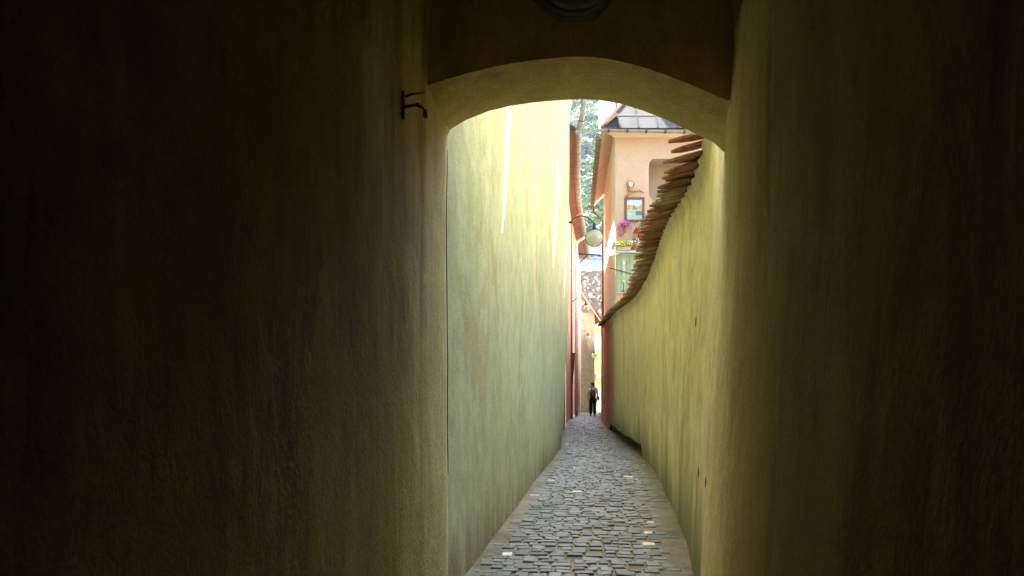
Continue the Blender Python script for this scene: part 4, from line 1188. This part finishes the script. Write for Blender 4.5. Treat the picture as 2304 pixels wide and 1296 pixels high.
def crown_mesh(seed):
    r = random.Random(seed); m = MB()
    lobes = [(Vector((r.uniform(-2.1, 2.1), r.uniform(-2.1, 2.1), r.uniform(3.2, 8.8))), r.uniform(1.2, 2.1)) for _ in range(15)]
    lobes.append((Vector((0, 0, 6)), 2.4)); lobes.append((Vector((0.3, 0, 9)), 1.5))
    for c, rad in lobes:
        for _ in range(70):
            v = Vector((r.gauss(0, 1), r.gauss(0, 1), r.gauss(0, 1))).normalized()
            p = c + v*rad*r.uniform(0.72, 1.06)
            n = (v + Vector((r.uniform(-.8, .8), r.uniform(-.8, .8), r.uniform(-.3, .9)))).normalized()
            a = n.cross(Vector((0, 0, 1)) if abs(n.z) < .9 else Vector((1, 0, 0))).normalized(); b = n.cross(a)
            s = r.uniform(.26, .55); an = r.uniform(0, 6.3); a, b = a*math.cos(an)+b*math.sin(an), b*math.cos(an)-a*math.sin(an)
            m.add([p-a*s, p-b*s*.6, p+a*s, p+b*s*.6], [(0, 1, 2, 3)])
    return m.mesh('crown', MAT['foliage'])
crowns = [crown_mesh(k) for k in range(5)]
tm = MB().tube([(0, 0, -.6), (.08, 0, 2), (-.05, .1, 4.5), (0.05, 0, 7.5)], [.28, .22, .16, .05], 8)
tm.tube([(0, 0, 3), (.9, .3, 4.6), (1.5, .6, 6)], [.12, .08, .03], 6).tube([(0, 0, 3.6), (-.8, .4, 5.2), (-1.3, .2, 6.6)], [.1, .07, .03], 6)
trunk = tm.mesh('trunk', MAT['bark'])
rr = random.Random(21); spots = []
y = 134.0
while y < 415:
    step = 4.6 + (y-134)*0.012
    x = y*0.045 + rr.uniform(0, step)
    while x < y*0.128:
        spots.append((x + rr.uniform(-1.5, 1.5), y + rr.uniform(-2, 2))); x += step*rr.uniform(.85, 1.3)
    y += step*1.15
spots.sort(key=lambda s: s[1])
NT_ = len(spots)
step = max(1, NT_/290)
keep = [spots[int(i*step)] for i in range(int(NT_/step))] if NT_ > 290 else spots
shape_words = ('rounded', 'tall', 'broad', 'leaning', 'bushy')
for i, (x, y) in enumerate(keep):
    s = rr.uniform(.85, 1.25) * (1 + (y-134)*0.0009)
    k = rr.randrange(5)
    root = empty('broadleaf_tree', (x, y, hill_z(x, y) - .3), 'green broadleaf tree in the wood on the hillside', 'tree', 'trees of the wooded hillside')
    root.scale = (s*1.15, s*1.15, s*rr.uniform(.9, 1.1)); root.rotation_euler = (0, 0, rr.uniform(0, 6.28))
    for nm, me in (('crown', crowns[k]), ('trunk', trunk)):
        o = bpy.data.objects.new(nm, me); o.parent = root; COL.objects.link(o)

# ------------------------------------------------------------------ summer haze over the town and the hill
m = MB(); m.box((-165, -20, -2.2), (245, 440, 176))
hz = m.build('haze', [], kind='stuff', origin=(40, 300, -2.2))
hm = bpy.data.materials.new('haze_air'); hm.use_nodes = True
for nd in list(hm.node_tree.nodes):
    if nd.type != 'OUTPUT_MATERIAL': hm.node_tree.nodes.remove(nd)
pv = hm.node_tree.nodes.new('ShaderNodeVolumePrincipled')
pv.inputs['Color'].default_value = (0.72, 0.86, 1.0, 1); pv.inputs['Density'].default_value = 0.00028
hm.node_tree.links.new(pv.outputs[0], hm.node_tree.nodes['Material Output'].inputs['Volume'])
hz.data.materials.append(hm)

# ------------------------------------------------------------------ person walking away down the alley
def skin_obj(name, joints, edges, mat, parent, levels=2, root=0):
    """continuous limb surface grown round a skeleton: joints = (x, y, z, radius)"""
    me = bpy.data.meshes.new(name)
    me.from_pydata([j[:3] for j in joints], edges, [])
    o = bpy.data.objects.new(name, me); COL.objects.link(o)
    sk = o.modifiers.new('skin', 'SKIN'); sk.use_smooth_shade = True
    for v, j in zip(me.skin_vertices[0].data, joints):
        rr_ = j[3]; v.radius = rr_ if isinstance(rr_, tuple) else (rr_, rr_)
    me.skin_vertices[0].data[root].use_root = True
    ss = o.modifiers.new('sub', 'SUBSURF'); ss.levels = levels; ss.render_levels = levels
    dg = bpy.context.evaluated_depsgraph_get()
    m2 = bpy.data.meshes.new_from_object(o.evaluated_get(dg))
    bpy.data.objects.remove(o)
    m2.materials.clear(); m2.materials.append(mat)
    q = bpy.data.objects.new(name, m2); q.parent = parent; COL.objects.link(q)
    return q
PY = 44.0; pc = at(1334, 937, PY)
man = empty('person', (pc.x, PY, G(PY) + 0.02), 'person in pale shirt and dark trousers walking away down the alley', 'person')
# body (skin): legs, trunk, arms, neck, head in one skeleton, facing +Y (away)
J = [(0, 0, .88, .13), (0, 0, 1.08, .12), (0, .01, 1.28, .14), (0, 0, 1.39, .08), (0, .015, 1.46, .05), (0, .03, 1.555, .082), (0, .03, 1.625, .06),
     (-.09, 0, .82, .085), (-.10, .02, .46, .055), (-.105, -.02, .09, .04), (-.11, .10, .03, .035),
     (.09, 0, .82, .085), (.09, .01, .46, .055), (.085, -.03, .09, .04), (.09, .09, .03, .035),
     (-.17, 0, 1.34, .055), (-.215, -.02, 1.08, .04), (-.20, .06, .86, .03), (-.195, .08, .79, .035),
     (.17, 0, 1.34, .055), (.225, -.03, 1.08, .04), (.20, .05, .87, .03), (.195, .07, .80, .035)]
E = [(0, 1), (1, 2), (2, 3), (3, 4), (4, 5), (5, 6), (0, 7), (7, 8), (8, 9), (9, 10), (0, 11), (11, 12), (12, 13), (13, 14), (2, 15), (15, 16), (16, 17), (17, 18), (2, 19), (19, 20), (20, 21), (21, 22)]
hand = len(J)
for side, wi in ((-1, 18), (1, 22)):
    hx_0 = J[wi]
    for q, (dx, dy, ln) in enumerate(((-.018, .02, .075), (-.006, .012, .085), (.006, .004, .08), (.016, -.006, .065))):
        b0 = len(J)
        J.append((hx_0[0]+dx*.9, hx_0[1]+dy, hx_0[2]-.045, .010)); J.append((hx_0[0]+dx, hx_0[1]+dy+.012, hx_0[2]-.045-ln*.6, .008))
        E += [(wi, b0), (b0, b0+1)]
    b0 = len(J); J.append((hx_0[0]-side*.03, hx_0[1]+.03, hx_0[2]-.02, .011)); J.append((hx_0[0]-side*.035, hx_0[1]+.045, hx_0[2]-.06, .009)); E += [(wi, b0), (b0, b0+1)]
skin_obj('body', J, E, MAT['skin'], man)
m = MB(); hc = Vector((pc.x, PY+.03, man.location.z + 1.565))
for sx in (-1, 1): m.sphere(hc + Vector((sx*.083, 0, -.005)), .025, 8, 6, sq=(.4, .8, 1.2))
m.sphere(hc + Vector((0, .095, -.01)), .018, 8, 6, sq=(.8, 1, 1.3))
m.build('ears_and_nose', MAT['skin'], man, smooth=True)
m = MB()
for sx in (-1, 1): m.sphere(hc + Vector((sx*.032, .078, .012)), .010, 8, 6)
m.build('eyes', MAT['shoes'], man)
MB().sphere(hc + Vector((0, .08, -.05)), .02, 8, 5, sq=(1.2, .4, .35)).build('mouth', MAT['red'], man)
m = MB(); m.sphere(hc + Vector((0, -.016, .022)), .097, 18, 12, sq=(.95, 1.0, 1.05)); m.build('hair', MAT['hair'], man, smooth=True)
skin_obj('shirt', [(0, 0, .93, (.165, .125)), (0, 0, 1.10, (.155, .12)), (0, .01, 1.29, (.18, .125)), (0, .005, 1.40, (.10, .085)), (-.165, 0, 1.345, .083), (-.21, -.01, 1.16, .068), (.165, 0, 1.345, .083), (.215, -.015, 1.16, .068)],
         [(0, 1), (1, 2), (2, 3), (2, 4), (4, 5), (2, 6), (6, 7)], MAT['shirt'], man)
skin_obj('trousers', [(0, 0, .95, (.165, .125)), (0, 0, .87, (.16, .13)), (-.09, 0, .78, .105), (-.102, .02, .46, .085), (-.108, -.02, .08, .075), (.09, 0, .78, .105), (.092, .01, .46, .085), (.088, -.03, .08, .075)],
         [(0, 1), (1, 2), (2, 3), (3, 4), (1, 5), (5, 6), (6, 7)], MAT['trousers'], man)
m = MB()
for fx, fy in ((-.11, .02), (.09, .01)):
    m.sphere(Vector((pc.x+fx, PY+fy+.03, man.location.z+.035)), .07, 12, 8, sq=(.75, 1.9, .62))
m.build('shoes', MAT['shoes'], man, smooth=True)
skin_obj('tied_jacket', [(0, -.06, 1.0, (.17, .09)), (-.02, -.085, .90, (.2, .075)), (-.08, -.085, .80, (.16, .05)), (.07, -.085, .80, (.13, .05))], [(0, 1), (1, 2), (1, 3)], MAT['jacket'], man)
# backpack
bp = empty('backpack', (pc.x - .02, PY - .16, man.location.z + .98), 'grey brown backpack with navy straps on the walking person', 'backpack')
def wp(x, y, z): return Vector((pc.x + x, PY + y, man.location.z + z))
b = MB().sphere(wp(-.02, -.185, 1.12), .17, 18, 12, sq=(.82, .55, 1.15)).build('sack', MAT['bag'], bp, smooth=True)
MB().sphere(wp(-.02, -.25, 1.08), .10, 14, 8, sq=(.9, .45, .95)).build('pocket', MAT['bag_panel'], b, smooth=True)
for sx in (-1, 1):
    MB().tube([wp(sx*.05-.02, -.16, 1.26), wp(sx*.09, -.135, 1.37), wp(sx*.115, -.05, 1.445), wp(sx*.12, .08, 1.40), wp(sx*.12, .14, 1.2), wp(sx*.13, .06, 1.0), wp(sx*.12, -.12, .98)], .02, 8).build('strap', MAT['navy'], bp, smooth=True)
MB().tube([wp(-.06, -.15, 1.29), wp(-.02, -.17, 1.33), wp(.02, -.15, 1.29)], .012, 6).build('grab_loop', MAT['navy'], bp)
hb = empty('shoulder_bag', wp(.27, .0, .82), 'small black shoulder bag at the walking person right hip', 'bag')
bevel_mod(MB().box(wp(.235, -.09, .80), wp(.315, .09, .98)).build('pouch', MAT['shoes'], hb), .025, 3)
MB().box(wp(.232, -.095, .93), wp(.318, .095, .985)).build('flap', MAT['shoes'], hb)
